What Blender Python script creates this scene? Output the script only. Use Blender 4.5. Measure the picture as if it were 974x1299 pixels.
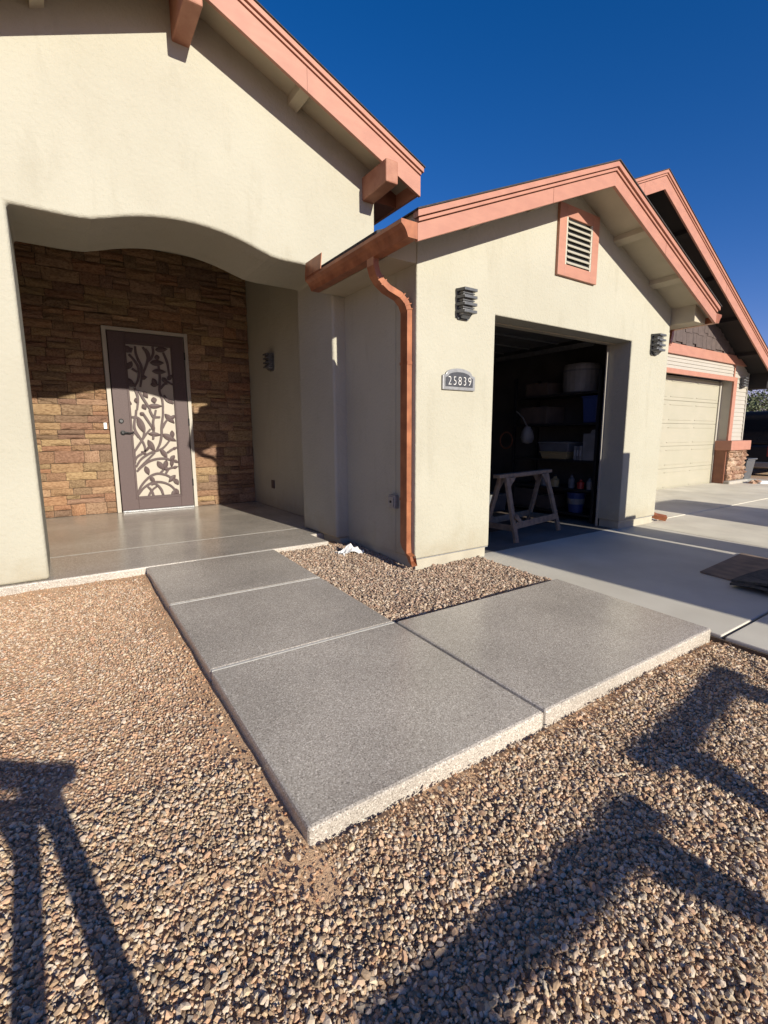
import bpy, bmesh, math, random
import numpy as np
from mathutils import Matrix, Vector, Euler, noise

for o in list(bpy.data.objects):
    bpy.data.objects.remove(o)
S = bpy.context.scene
COL = S.collection
R = math.radians

# ---------------------------------------------------------------- camera
cam_d = bpy.data.cameras.new('camera')
cam_d.sensor_fit = 'HORIZONTAL'
cam_d.sensor_width = 36.0
cam_d.lens = 36.0 * 611.5 / 974.0
cam_d.clip_start = 0.02
cam_d.clip_end = 2000
cam = bpy.data.objects.new('camera', cam_d)
COL.objects.link(cam)
yaw, pitch, roll = R(34.039), R(9.136), R(-0.232)
Fw = Vector((math.sin(yaw) * math.cos(pitch), math.cos(yaw) * math.cos(pitch), -math.sin(pitch)))
Rt = Vector((math.cos(yaw), -math.sin(yaw), 0))
Up = Rt.cross(Fw)
R2 = Rt * math.cos(roll) + Up * math.sin(roll)
U2 = -Rt * math.sin(roll) + Up * math.cos(roll)
cam.matrix_world = Matrix(((R2.x, U2.x, -Fw.x, 0), (R2.y, U2.y, -Fw.y, 0), (R2.z, U2.z, -Fw.z, 1.15), (0, 0, 0, 1)))
S.camera = cam

# ---------------------------------------------------------------- sky and sun
TO_SUN = Vector((0.085, -1.0, 0.325)).normalized()
w = bpy.data.worlds.new('World')
S.world = w
w.use_nodes = True
nt = w.node_tree
bg = nt.nodes['Background']
sky = nt.nodes.new('ShaderNodeTexSky')
sky.sky_type = 'NISHITA'
sky.sun_disc = False
sky.sun_elevation = math.asin(TO_SUN.z)
sky.sun_rotation = math.atan2(TO_SUN.x, TO_SUN.y)
sky.altitude = 900
sky.air_density = 1.0
sky.dust_density = 0.15
sky.ozone_density = 3.5
hs = nt.nodes.new('ShaderNodeHueSaturation')
hs.inputs['Saturation'].default_value = 1.31
nt.links.new(sky.outputs[0], hs.inputs['Color'])
tint = nt.nodes.new('ShaderNodeMix')
tint.data_type = 'RGBA'
tint.blend_type = 'MULTIPLY'
tint.inputs['Factor'].default_value = 1.0
tint.inputs['B'].default_value = (1.15, 0.645, 0.82, 1)
nt.links.new(hs.outputs[0], tint.inputs['A'])
nt.links.new(tint.outputs['Result'], bg.inputs[0])
bg.inputs[1].default_value = 0.1

sun_d = bpy.data.lights.new('sun', 'SUN')
sun_d.energy = 4.3
sun_d.angle = R(0.53)
sun_d.color = (1.0, 0.94, 0.82)
sun = bpy.data.objects.new('sun', sun_d)
COL.objects.link(sun)
sun.rotation_euler = TO_SUN.to_track_quat('Z', 'Y').to_euler()
sun.location = (2, -10, 8)

S.view_settings.view_transform = 'Standard'
S.view_settings.look = 'None'
S.view_settings.gamma = 1
S.view_settings.exposure = 0.68
S.view_settings.use_curve_mapping = False
S.render.engine = 'CYCLES'
S.cycles.max_bounces = 7
S.cycles.diffuse_bounces = 4
S.cycles.glossy_bounces = 3
S.render.resolution_x = 768
S.render.resolution_y = 1024

rnd = random.Random(11)
# ---------------------------------------------------------------- materials
def mat(name, col, rough=0.6, col2=None, scale=8.0, detail=4.0, bump=0.0, bscale=None, bdist=0.01,
        metal=0.0, spec=0.5, coat=0.0, vor=None, objrand=None, fac=(0.35, 0.65), bump2=None):
    m = bpy.data.materials.new(name)
    m.use_nodes = True
    t = m.node_tree
    N, L = t.nodes, t.links
    p = N['Principled BSDF']
    p.inputs['Base Color'].default_value = (*col, 1)
    p.inputs['Roughness'].default_value = rough
    p.inputs['Metallic'].default_value = metal
    p.inputs['Specular IOR Level'].default_value = spec
    if coat:
        p.inputs['Coat Weight'].default_value = coat
        p.inputs['Coat Roughness'].default_value = 0.15
    tc = N.new('ShaderNodeTexCoord')
    out = None
    if objrand:
        oi = N.new('ShaderNodeObjectInfo')
        cr = N.new('ShaderNodeValToRGB')
        cr.color_ramp.interpolation = 'LINEAR'
        els = cr.color_ramp.elements
        while len(els) < len(objrand):
            els.new(0.5)
        for i, c in enumerate(objrand):
            els[i].position = i / (len(objrand) - 1)
            els[i].color = (*c, 1)
        L.new(oi.outputs['Random'], cr.inputs['Fac'])
        out = cr.outputs['Color']
    if col2 is not None:
        nz = N.new('ShaderNodeTexNoise')
        nz.inputs['Scale'].default_value = scale
        nz.inputs['Detail'].default_value = detail
        L.new(tc.outputs['Object'], nz.inputs['Vector'])
        mr = N.new('ShaderNodeMapRange')
        mr.inputs['From Min'].default_value = fac[0]
        mr.inputs['From Max'].default_value = fac[1]
        L.new(nz.outputs['Fac'], mr.inputs['Value'])
        mx = N.new('ShaderNodeMix')
        mx.data_type = 'RGBA'
        L.new(mr.outputs['Result'], mx.inputs['Factor'])
        if out is not None:
            mx.blend_type = 'MULTIPLY'
            L.new(out, mx.inputs['A'])
            mx.inputs['B'].default_value = (*col2, 1)
        else:
            mx.inputs['A'].default_value = (*col, 1)
            mx.inputs['B'].default_value = (*col2, 1)
        out = mx.outputs['Result']
    if out is not None:
        L.new(out, p.inputs['Base Color'])
    last = None
    for (bs, bd, bst) in ([(bscale or scale * 4, bdist, bump)] if bump else []) + (bump2 or []):
        nb = N.new('ShaderNodeTexNoise')
        nb.inputs['Scale'].default_value = bs
        nb.inputs['Detail'].default_value = 2
        L.new(tc.outputs['Object'], nb.inputs['Vector'])
        b = N.new('ShaderNodeBump')
        b.inputs['Strength'].default_value = bst
        b.inputs['Distance'].default_value = bd
        L.new(nb.outputs['Fac'], b.inputs['Height'])
        if last:
            L.new(last.outputs[0], b.inputs['Normal'])
        last = b
        L.new(b.outputs[0], p.inputs['Normal'])
    return m

def stucco(name, c1, c2, c3):
    m = mat(name, c1, 0.92, c2, 1.6, 6, 0.6, 210, 0.005, spec=0.15, bump2=[(34, 0.012, 0.45), (7, 0.02, 0.22)])
    t = m.node_tree
    N, L = t.nodes, t.links
    p = N['Principled BSDF']
    src = p.inputs['Base Color'].links[0].from_socket
    tc = [n for n in N if n.type == 'TEX_COORD'][0]
    mp = N.new('ShaderNodeMapping')
    mp.inputs['Scale'].default_value = (5, 5, 1.4)
    L.new(tc.outputs['Object'], mp.inputs['Vector'])
    nz = N.new('ShaderNodeTexNoise')
    nz.inputs['Scale'].default_value = 1.1
    nz.inputs['Detail'].default_value = 8
    nz.inputs['Roughness'].default_value = 0.65
    L.new(mp.outputs[0], nz.inputs['Vector'])
    mr = N.new('ShaderNodeMapRange')
    mr.inputs['From Min'].default_value = 0.55
    mr.inputs['From Max'].default_value = 0.78
    L.new(nz.outputs['Fac'], mr.inputs['Value'])
    mx = N.new('ShaderNodeMix')
    mx.data_type = 'RGBA'
    L.new(mr.outputs['Result'], mx.inputs['Factor'])
    L.new(src, mx.inputs['A'])
    mx.inputs['B'].default_value = (*c3, 1)
    # splashed dirt on the lowest hand's breadth of the wall
    sx = N.new('ShaderNodeSeparateXYZ')
    L.new(tc.outputs['Object'], sx.inputs[0])
    n2 = N.new('ShaderNodeTexNoise')
    n2.inputs['Scale'].default_value = 7
    n2.inputs['Detail'].default_value = 6
    L.new(tc.outputs['Object'], n2.inputs['Vector'])
    sc_ = N.new('ShaderNodeMath'); sc_.operation = 'MULTIPLY_ADD'
    L.new(n2.outputs['Fac'], sc_.inputs[0]); sc_.inputs[1].default_value = -0.55
    L.new(sx.outputs['Z'], sc_.inputs[2])
    m3 = N.new('ShaderNodeMapRange')
    m3.inputs['From Min'].default_value = -0.32
    m3.inputs['From Max'].default_value = -0.02
    m3.inputs['To Min'].default_value = 0.45
    m3.inputs['To Max'].default_value = 0.0
    L.new(sc_.outputs[0], m3.inputs['Value'])
    mx2 = N.new('ShaderNodeMix')
    mx2.data_type = 'RGBA'
    L.new(m3.outputs['Result'], mx2.inputs['Factor'])
    L.new(mx.outputs['Result'], mx2.inputs['A'])
    mx2.inputs['B'].default_value = (c3[0] * 0.86, c3[1] * 0.78, c3[2] * 0.68, 1)
    L.new(mx2.outputs['Result'], p.inputs['Base Color'])
    return m

def flake(name, dark, mid, light, scale=260):
    """speckled sealed flake coating: fine chips in three greys under a satin clear coat"""
    m = bpy.data.materials.new(name)
    m.use_nodes = True
    t = m.node_tree
    N, L = t.nodes, t.links
    p = N['Principled BSDF']
    tc = N.new('ShaderNodeTexCoord')
    v = N.new('ShaderNodeTexVoronoi')
    v.inputs['Scale'].default_value = scale
    L.new(tc.outputs['Object'], v.inputs['Vector'])
    sp = N.new('ShaderNodeSeparateColor')
    L.new(v.outputs['Color'], sp.inputs[0])
    cr = N.new('ShaderNodeValToRGB')
    e = cr.color_ramp.elements
    e[0].position, e[0].color = 0.0, (*dark, 1)
    e[1].position, e[1].color = 1.0, (*light, 1)
    k = e.new(0.38); k.color = (*mid, 1)
    k = e.new(0.8); k.color = (*mid, 1)
    L.new(sp.outputs[0], cr.inputs['Fac'])
    nz = N.new('ShaderNodeTexNoise')
    nz.inputs['Scale'].default_value = 1.3
    nz.inputs['Detail'].default_value = 6
    L.new(tc.outputs['Object'], nz.inputs['Vector'])
    mr = N.new('ShaderNodeMapRange')
    mr.inputs['From Min'].default_value = 0.3
    mr.inputs['From Max'].default_value = 0.7
    mr.inputs['To Min'].default_value = 0.80
    mr.inputs['To Max'].default_value = 1.12
    L.new(nz.outputs['Fac'], mr.inputs['Value'])
    mx = N.new('ShaderNodeMix')
    mx.data_type = 'RGBA'
    mx.blend_type = 'MULTIPLY'
    mx.inputs['Factor'].default_value = 1
    L.new(cr.outputs[0], mx.inputs['A'])
    L.new(mr.outputs[0], mx.inputs['B'])
    L.new(mx.outputs['Result'], p.inputs['Base Color'])
    rr = N.new('ShaderNodeMapRange')
    rr.inputs['To Min'].default_value = 0.10
    rr.inputs['To Max'].default_value = 0.32
    L.new(nz.outputs['Fac'], rr.inputs['Value'])
    L.new(rr.outputs[0], p.inputs['Roughness'])
    p.inputs['Specular IOR Level'].default_value = 0.5
    b = N.new('ShaderNodeBump')
    b.inputs['Strength'].default_value = 0.12
    b.inputs['Distance'].default_value = 0.002
    L.new(sp.outputs[1], b.inputs['Height'])
    L.new(b.outputs[0], p.inputs['Normal'])
    return m

M = {}
M['stucco'] = stucco('stucco_cream', (0.425, 0.403, 0.322), (0.40, 0.376, 0.297), (0.372, 0.348, 0.272))
M['foundation'] = mat('painted_foundation', (0.42, 0.385, 0.30), 0.9, (0.37, 0.335, 0.26), 6, 5, 0.4, 60, 0.004)
M['soffit'] = mat('soffit_paint', (0.44, 0.385, 0.285), 0.75, (0.40, 0.35, 0.255), 5, 5, 0.2, 90, 0.002)
M['rust'] = mat('rust_paint', (0.40, 0.185, 0.122), 0.55, (0.37, 0.165, 0.11), 7, 6, 0.15, 120, 0.002, bump2=[(18, 0.004, 0.15)])
def weather(m, amt, sc):
    """long streaky fading along the boards"""
    t = m.node_tree
    N, L = t.nodes, t.links
    p = N['Principled BSDF']
    src = p.inputs['Base Color'].links[0].from_socket
    tc = [n for n in N if n.type == 'TEX_COORD'][0]
    mp = N.new('ShaderNodeMapping'); mp.inputs['Scale'].default_value = sc
    L.new(tc.outputs['Object'], mp.inputs['Vector'])
    nz = N.new('ShaderNodeTexNoise'); nz.inputs['Scale'].default_value = 3; nz.inputs['Detail'].default_value = 7
    L.new(mp.outputs[0], nz.inputs['Vector'])
    mr = N.new('ShaderNodeMapRange')
    mr.inputs['From Min'].default_value = 0.3; mr.inputs['From Max'].default_value = 0.7
    mr.inputs['To Min'].default_value = 1 - amt; mr.inputs['To Max'].default_value = 1 + amt
    L.new(nz.outputs['Fac'], mr.inputs['Value'])
    mx = N.new('ShaderNodeMix'); mx.data_type = 'RGBA'; mx.blend_type = 'MULTIPLY'; mx.inputs['Factor'].default_value = 1
    L.new(src, mx.inputs['A']); L.new(mr.outputs[0], mx.inputs['B'])
    L.new(mx.outputs['Result'], p.inputs['Base Color'])
weather(M['rust'], 0.05, (1.2, 1.2, 9))
M['rust_dark'] = mat('rust_brown_paint', (0.22, 0.085, 0.045), 0.5, (0.18, 0.065, 0.035), 6, 5, 0.15, 60, 0.002)
M['timber'] = mat('painted_timber', (0.37, 0.17, 0.105), 0.65, (0.30, 0.125, 0.075), 9, 7, 0.5, 40, 0.004)
M['copper'] = mat('copper_gutter', (0.36, 0.135, 0.06), 0.42, (0.25, 0.085, 0.038), 9, 6, 0.1, 30, 0.002, metal=0.2)
M['shingle'] = mat('dark_shingle', (0.06, 0.05, 0.045), 0.95, (0.035, 0.03, 0.028), 40, 6, 0.6, 120, 0.01)
M['grout'] = mat('stone_mortar', (0.11, 0.075, 0.05), 0.95, (0.07, 0.048, 0.034), 30, 5, 0.5, 80, 0.01)
STONE_PAL = [tuple(0.68 * q * 1.28 + 0.32 * 1.28 * g for q, g in zip(c, (0.26, 0.165, 0.10))) for c in [(0.34, 0.21, 0.115), (0.20, 0.115, 0.07), (0.36, 0.26, 0.13), (0.155, 0.09, 0.07), (0.31, 0.155, 0.085), (0.26, 0.19, 0.10), (0.13, 0.085, 0.065), (0.38, 0.25, 0.15), (0.22, 0.13, 0.10)]]
M['stone'] = mat('ledge_stone', (1, 1, 1), 0.9, (0.52, 0.45, 0.42), 9, 8, 0.7, 45, 0.012, objrand=STONE_PAL, fac=(0.42, 0.7), spec=0.25)
PIER_PAL = [tuple(1.3 * q for q in c) for c in [(0.42, 0.29, 0.20), (0.28, 0.18, 0.12), (0.5, 0.38, 0.28), (0.33, 0.2, 0.14), (0.45, 0.3, 0.2)]]
M['pier_stone'] = mat('field_stone', (1, 1, 1), 0.9, (0.6, 0.55, 0.5), 14, 6, 0.6, 50, 0.01, objrand=PIER_PAL, spec=0.25)
M['flake'] = flake('flake_coating', (0.22, 0.19, 0.158), (0.465, 0.415, 0.35), (0.80, 0.73, 0.63))
M['seam'] = mat('seam_sealant', (0.55, 0.53, 0.48), 0.5, (0.46, 0.44, 0.40), 40, 4)  # pale colour carries the sunlit highlight of the rounded joint edges
M['drive'] = mat('driveway_concrete', (0.60, 0.56, 0.475), 0.7, (0.53, 0.49, 0.41), 2.2, 8, 0.3, 150, 0.003, spec=0.4)
M['drive_old'] = mat('old_concrete', (0.68, 0.63, 0.51), 0.85, (0.58, 0.53, 0.42), 1.8, 8, 0.3, 120, 0.003)
weather(M['drive'], 0.07, (0.5, 0.25, 1))
weather(M['drive_old'], 0.14, (0.6, 0.45, 1))
weather(M['copper'], 0.12, (6, 6, 1.2))
M['soil'] = mat('sandy_soil', (0.56, 0.37, 0.22), 0.95, (0.46, 0.30, 0.18), 9, 8, 0.5, 55, 0.012, bump2=[(260, 0.005, 0.5)])
M['white_door'] = mat('cream_garage_door', (0.38, 0.35, 0.265), 0.5, (0.36, 0.335, 0.25), 3, 3)
M['siding'] = mat('cream_siding', (0.40, 0.365, 0.305), 0.6, (0.38, 0.345, 0.285), 4, 4, 0.15, 60, 0.002)
M['brown_board'] = mat('dark_brown_board', (0.10, 0.072, 0.062), 0.85, (0.075, 0.054, 0.047), 9, 6, 0.3, 40, 0.004)
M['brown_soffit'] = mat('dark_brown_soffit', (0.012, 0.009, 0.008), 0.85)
M['bronze'] = mat('bronze_door_paint', (0.100, 0.069, 0.066), 0.55, (0.084, 0.058, 0.055), 60, 3, 0.15, 200, 0.001, spec=0.25)
M['screen'] = mat('perforated_screen', (0.42, 0.37, 0.30), 0.6, (0.37, 0.325, 0.265), 300, 2)
M['black'] = mat('black_metal', (0.014, 0.014, 0.015), 0.45, (0.022, 0.022, 0.022), 30, 3)
M['lampgrey'] = mat('lamp_grey', (0.10, 0.102, 0.105), 0.45, (0.075, 0.077, 0.08), 30, 3)
M['frost'] = mat('frosted_glass', (0.30, 0.305, 0.31), 0.35)
M['pewter'] = mat('pewter', (0.33, 0.33, 0.33), 0.4, (0.26, 0.26, 0.26), 40, 3, metal=0.4)
M['plaque_black'] = mat('plaque_black', (0.03, 0.033, 0.04), 0.5, (0.05, 0.05, 0.06), 80, 3, 0.4, 200, 0.002)
M['white_paint'] = mat('white_paint', (0.75, 0.73, 0.68), 0.5)
M['louvre'] = mat('cream_louvre', (0.42, 0.39, 0.31), 0.6)
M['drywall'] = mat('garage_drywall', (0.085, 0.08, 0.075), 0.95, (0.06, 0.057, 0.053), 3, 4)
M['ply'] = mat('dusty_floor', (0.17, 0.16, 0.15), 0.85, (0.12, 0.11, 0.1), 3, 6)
M['steel'] = mat('galvanised_steel', (0.35, 0.35, 0.35), 0.4, (0.28, 0.28, 0.28), 20, 3, metal=0.7)
M['pine'] = mat('weathered_lumber', (0.27, 0.20, 0.14), 0.85, (0.17, 0.125, 0.09), 14, 7, 0.3, 60, 0.003)
M['plastic_grey'] = mat('grey_plastic', (0.30, 0.31, 0.33), 0.5)
M['plastic_blue'] = mat('blue_plastic', (0.025, 0.045, 0.14), 0.5)
M['dim_carton'] = mat('dusty_carton', (0.10, 0.075, 0.055), 0.95, (0.07, 0.052, 0.04), 6, 4)  # carton brown darkened to paint in the garage shade
M['dusty'] = mat('dusty_plastic', (0.22, 0.215, 0.20), 0.6, (0.16, 0.155, 0.145), 6, 4)  # white plastic with the garage shade put into its colour
M['dusty_grey'] = mat('dusty_grey_plastic', (0.13, 0.135, 0.145), 0.6, (0.10, 0.10, 0.105), 6, 4)  # grey plastic, darkened the same way for the shaded interior
M['plastic_white'] = mat('white_plastic', (0.72, 0.71, 0.68), 0.45)
M['plastic_yellow'] = mat('tan_plastic', (0.35, 0.27, 0.13), 0.5)
M['plastic_red'] = mat('red_plastic', (0.35, 0.03, 0.02), 0.45)
M['cardboard'] = mat('stained_board', (0.27, 0.195, 0.145), 0.9, (0.16, 0.12, 0.095), 7, 8, 0.2, 60, 0.003)
M['rubber'] = mat('black_rubber_mat', (0.035, 0.033, 0.032), 0.8, (0.075, 0.068, 0.06), 30, 5, 0.5, 120, 0.004)
M['carblack'] = mat('black_car_paint', (0.006, 0.006, 0.006), 0.45)
M['cargrey'] = mat('silver_car_paint', (0.32, 0.33, 0.34), 0.3, metal=0.5, coat=0.6)
M['glass'] = mat('tinted_glass', (0.012, 0.014, 0.016), 0.06)
M['tyre'] = mat('tyre_rubber', (0.015, 0.015, 0.015), 0.9)
M['trailer'] = mat('white_trailer_skin', (0.7, 0.7, 0.69), 0.35, (0.66, 0.66, 0.65), 2, 3)
M['bark'] = mat('tree_bark', (0.10, 0.08, 0.05), 0.95, (0.06, 0.05, 0.035), 12, 6, 0.6, 30, 0.02)
M['leafgreen'] = mat('mesquite_leaf', (0.065, 0.085, 0.035), 0.7, (0.10, 0.115, 0.05), 1.5, 4)
M['block'] = mat('block_wall', (0.30, 0.25, 0.2), 0.9, (0.24, 0.2, 0.16), 5, 5, 0.3, 60, 0.004)

# ---------------------------------------------------------------- mesh helpers
class MB:
    def __init__(s):
        s.v, s.f = [], []
    def add(s, vs, fs):
        b = len(s.v)
        s.v += [tuple(v) for v in vs]
        s.f += [tuple(b + i for i in f) for f in fs]
        return s
    def box(s, x0, x1, y0, y1, z0, z1):
        vs = [(x, y, z) for z in (z0, z1) for y in (y0, y1) for x in (x0, x1)]
        return s.add(vs, [(0, 2, 3, 1), (4, 5, 7, 6), (0, 1, 5, 4), (2, 6, 7, 3), (0, 4, 6, 2), (1, 3, 7, 5)])
    def hexa(s, a, b):
        """two quads a, b (4 points each, same order)"""
        return s.add(list(a) + list(b), [(3, 2, 1, 0), (4, 5, 6, 7)] + [(i, (i + 1) % 4, 4 + (i + 1) % 4, 4 + i) for i in range(4)])
    def prism(s, poly, axis, a, b):
        """extrude a 2-D polygon: axis 'y' takes (x,z), 'x' takes (y,z), 'z' takes (x,y)"""
        def P(p, t):
            return {'y': (p[0], t, p[1]), 'x': (t, p[0], p[1]), 'z': (p[0], p[1], t)}[axis]
        n = len(poly)
        vs = [P(p, a) for p in poly] + [P(p, b) for p in poly]
        return s.add(vs, [tuple(range(n))[::-1], tuple(range(n, 2 * n))] + [(i, (i + 1) % n, n + (i + 1) % n, n + i) for i in range(n)])
    def bar(s, p, q, wx, wy, up=(0, 0, 1)):
        p, q = Vector(p), Vector(q)
        d = (q - p).normalized()
        u = Vector(up)
        if abs(d.dot(u)) > 0.95:
            u = Vector((0, 1, 0))
        a = d.cross(u).normalized() * wx / 2
        b = a.cross(d).normalized() * wy / 2
        return s.hexa([p - a - b, p + a - b, p + a + b, p - a + b], [q - a - b, q + a - b, q + a + b, q - a + b])
    def tube(s, pts, rad, n=8, caps=True):
        pts = [Vector(p) for p in pts]
        rads = rad if isinstance(rad, (list, tuple)) else [rad] * len(pts)
        rings = []
        ref = Vector((0.13, 0.31, 0.94))
        for i, p in enumerate(pts):
            d = (pts[min(i + 1, len(pts) - 1)] - pts[max(i - 1, 0)]).normalized()
            a = d.cross(ref)
            if a.length < 0.1:
                a = d.cross(Vector((1, 0, 0)))
            a.normalize()
            b = d.cross(a)
            rings.append([p + a * math.cos(2 * math.pi * k / n) * rads[i] + b * math.sin(2 * math.pi * k / n) * rads[i] for k in range(n)])
        vs = [v for r in rings for v in r]
        fs = [(i * n + k, i * n + (k + 1) % n, (i + 1) * n + (k + 1) % n, (i + 1) * n + k) for i in range(len(pts) - 1) for k in range(n)]
        if caps:
            fs += [tuple(range(n))[::-1], tuple(range((len(pts) - 1) * n, len(pts) * n))]
        return s.add(vs, fs)
    def lathe(s, prof, n=20, axis='z', c=(0, 0, 0)):
        vs, fs = [], []
        for r, h in prof:
            for k in range(n):
                a = 2 * math.pi * k / n
                if axis == 'z':
                    vs.append((c[0] + r * math.cos(a), c[1] + r * math.sin(a), c[2] + h))
                elif axis == 'x':
                    vs.append((c[0] + h, c[1] + r * math.cos(a), c[2] + r * math.sin(a)))
                else:
                    vs.append((c[0] + r * math.sin(a), c[1] + h, c[2] + r * math.cos(a)))
        m = len(prof)
        fs = [(i * n + k, i * n + (k + 1) % n, (i + 1) * n + (k + 1) % n, (i + 1) * n + k) for i in range(m - 1) for k in range(n)]
        fs += [tuple(range(n))[::-1], tuple(range((m - 1) * n, m * n))]
        return s.add(vs, fs)
    def mesh(s, name, smooth=False):
        me = bpy.data.meshes.new(name)
        me.from_pydata(s.v, [], s.f)
        bm = bmesh.new()
        bm.from_mesh(me)
        bmesh.ops.recalc_face_normals(bm, faces=bm.faces)
        bm.to_mesh(me)
        bm.free()
        if smooth:
            me.polygons.foreach_set('use_smooth', [True] * len(me.polygons))
        me.update()
        return me
    def build(s, name, m, parent=None, bevel=0.0, seg=2, smooth=False, angle=40):
        o = bpy.data.objects.new(name, s.mesh(name, smooth))
        COL.objects.link(o)
        o.data.materials.append(M[m] if isinstance(m, str) else m)
        if parent is not None:
            attach(o, parent)
        if bevel:
            bv = o.modifiers.new('bevel', 'BEVEL')
            bv.width = bevel
            bv.segments = seg
            bv.limit_method = 'ANGLE'
            bv.angle_limit = R(angle)
            bv.harden_normals = False
        return o

WM = {}
def attach(o, parent):
    o.parent = parent
    if parent in WM:
        o.matrix_parent_inverse = WM[parent].inverted()

def tag(o, label=None, cat=None, group=None, kind=None):
    if label: o['label'] = label
    if cat: o['category'] = cat
    if group: o['group'] = group
    if kind: o['kind'] = kind
    return o

def thing(name, label, cat, loc=(0, 0, 0), rz=0.0, group=None, world=True):
    """an Empty at the thing's base; world=True: its parts are given in world coordinates"""
    o = bpy.data.objects.new(name, None)
    o.empty_display_size = 0.1
    COL.objects.link(o)
    o.location = loc
    o.rotation_euler = (0, 0, rz)
    if world:
        WM[o] = Matrix.Translation(Vector(loc)) @ Matrix.Rotation(rz, 4, 'Z')
    return tag(o, label, cat, group)

def dup(root, loc, rz, label, group=None):
    r = root.copy()
    COL.objects.link(r)
    r.location = loc
    r.rotation_euler = (0, 0, rz)
    tag(r, label, None, group)
    for ch in list(root.children):
        c = ch.copy()
        COL.objects.link(c)
        c.parent = r
        for g in ch.children:
            d = g.copy()
            COL.objects.link(d)
            d.parent = c
    return r

# ================================================================ SETTING
SL = 0.0345
def slab_z(y):            # top of the flake coated walk
    return SL * (y - 4.63)
def ground_z(x, y):       # bare soil under the stones
    yy = max(-6.0, min(y, 4.63))
    base = -0.088 + SL * (yy - 4.63)
    if 1.7 < x < 3.62 and y > 2.45:
        base += 0.030
    d = 9.0
    if x < 0.6 and y > 1.1:
        d = min(0.568 - x, (4.62 - y) if y > 3.9 else 9.0)
    if y < 1.3 and 0.4 < x < 3.5:
        d = min(d, (1.285 - y) * 1.3)
    base += 0.022 * max(0.0, 1.0 - max(d, 0.0) / 0.22)
    n = noise.noise(Vector((x * 1.7, y * 1.7, 0.3))) * 0.012 + noise.noise(Vector((x * 6, y * 6, 4.0))) * 0.010 + noise.noise(Vector((x * 15, y * 15, 9.0))) * 0.004
    return base + n

# ground sheet: fine near the house, coarse to the horizon
xs = [-400, -120, -40, -15, -6] + [-4 + 0.12 * i for i in range(67)] + [4.4, 5, 6, 8, 12, 20, 40, 90, 200, 500]
ys = [-400, -120, -40, -12, -5] + [-3 + 0.12 * i for i in range(66)] + [5.2, 6, 8, 12, 20, 40, 90, 200, 500]
mb = MB()
for y in ys:
    for x in xs:
        mb.v.append((x, y, ground_z(x, y) if (-4.1 < x < 4.3 and -3.1 < y < 5) else ground_z(0, y) - 0.06))
nx = len(xs)
mb.f = [(j * nx + i, j * nx + i + 1, (j + 1) * nx + i + 1, (j + 1) * nx + i) for j in range(len(ys) - 1) for i in range(nx - 1)]
tag(mb.build('ground', 'soil', smooth=True), kind='structure')

# ---- driveway: concrete panels with recessed joints
def drv_z(y):
    return -0.055 + 0.029 * (y - 4.63)
def slab_panel(x0, x1, y0, y1, zf, th, name, m, parent, bevel=0.008, dz=0.0):
    b = MB()
    b.hexa([(x0, y0, zf(y0) - th), (x1, y0, zf(y0) - th), (x1, y1, zf(y1) - th), (x0, y1, zf(y1) - th)],
           [(x0, y0, zf(y0) + dz), (x1, y0, zf(y0) + dz), (x1, y1, zf(y1) + dz), (x0, y1, zf(y1) + dz)])
    return b.build(name, m, parent, bevel, 2)
drv = bpy.data.objects.new('driveway', None)
COL.objects.link(drv)
tag(drv, kind='structure')
for (x0, x1, y0, y1, m) in [(3.49, 6.56, 1.235, 3.50, 'drive'), (3.49, 6.56, -1.6, 1.215, 'drive'), (3.49, 6.56, -6.0, -1.615, 'drive'),
                            (6.575, 9.2, -1.5, 3.47, 'drive_old'), (9.215, 12.0, -1.5, 3.47, 'drive_old'), (12.015, 15.2, -1.5, 3.47, 'drive_old'),
                            (6.93, 9.2, 3.485, 5.2, 'drive_old'), (9.215, 12.0, 3.485, 5.2, 'drive_old'), (12.015, 15.2, 3.485, 5.2, 'drive_old'),
                            (6.575, 9.2, -6.0, -1.515, 'drive_old'), (9.215, 12.0, -6.0, -1.515, 'drive_old'), (12.015, 15.2, -6, -1.515, 'drive_old'),
                            (6.575, 6.92, 3.485, 3.56, 'drive_old')]:
    slab_panel(x0, x1, y0, y1, drv_z, 0.11, 'concrete_panel', m, drv)
slab_panel(3.47, 15.21, -6.01, 5.21, drv_z, 0.10, 'joint_filler', 'grout', drv, 0, dz=-0.022)

# ---- porch floor and walkway: flake coated slabs
walk = bpy.data.objects.new('walkway', None)
COL.objects.link(walk)
tag(walk, kind='structure')
for (x0, x1, y0, y1) in [(0.568, 1.757, 3.574, 4.602), (0.568, 1.757, 2.488, 3.562), (0.568, 1.757, 1.285, 2.476), (1.768, 3.462, 1.285, 2.481)]:
    slab_panel(x0, x1, y0, y1, slab_z, 0.12, 'walkway_slab', 'flake', walk, 0.014)
for (x0, x1, y0, y1) in [(0.575, 1.750, 3.560, 3.576), (0.575, 1.750, 2.474, 2.490), (1.0, 1.75, 4.600, 4.613)]:
    slab_panel(x0, x1, y0, y1, slab_z, 0.06, 'seam_strip', 'seam', walk, 0, dz=-0.0015)  # pale strips stand in for sun catching the tooled joints
slab_panel(1.754, 1.771, 1.30, 2.47, slab_z, 0.05, 'joint_strip', 'grout', walk, 0, dz=-0.016)
porch = bpy.data.objects.new('porch_floor', None)
COL.objects.link(porch)
tag(porch, kind='structure')
b = MB()
b.prism([(-0.9, 4.612), (2.386, 4.612), (2.386, 5.05), (2.60, 5.05), (2.60, 5.490), (-0.9, 5.490)], 'z', -0.16, 0.0)
b.build('porch_slab', 'flake', porch, 0.012)
b = MB()
b.box(-0.5, 3.0, 5.502, 8.40, -0.16, 0.0)
b.build('porch_slab', 'flake', porch, 0.010)
b = MB()
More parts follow.
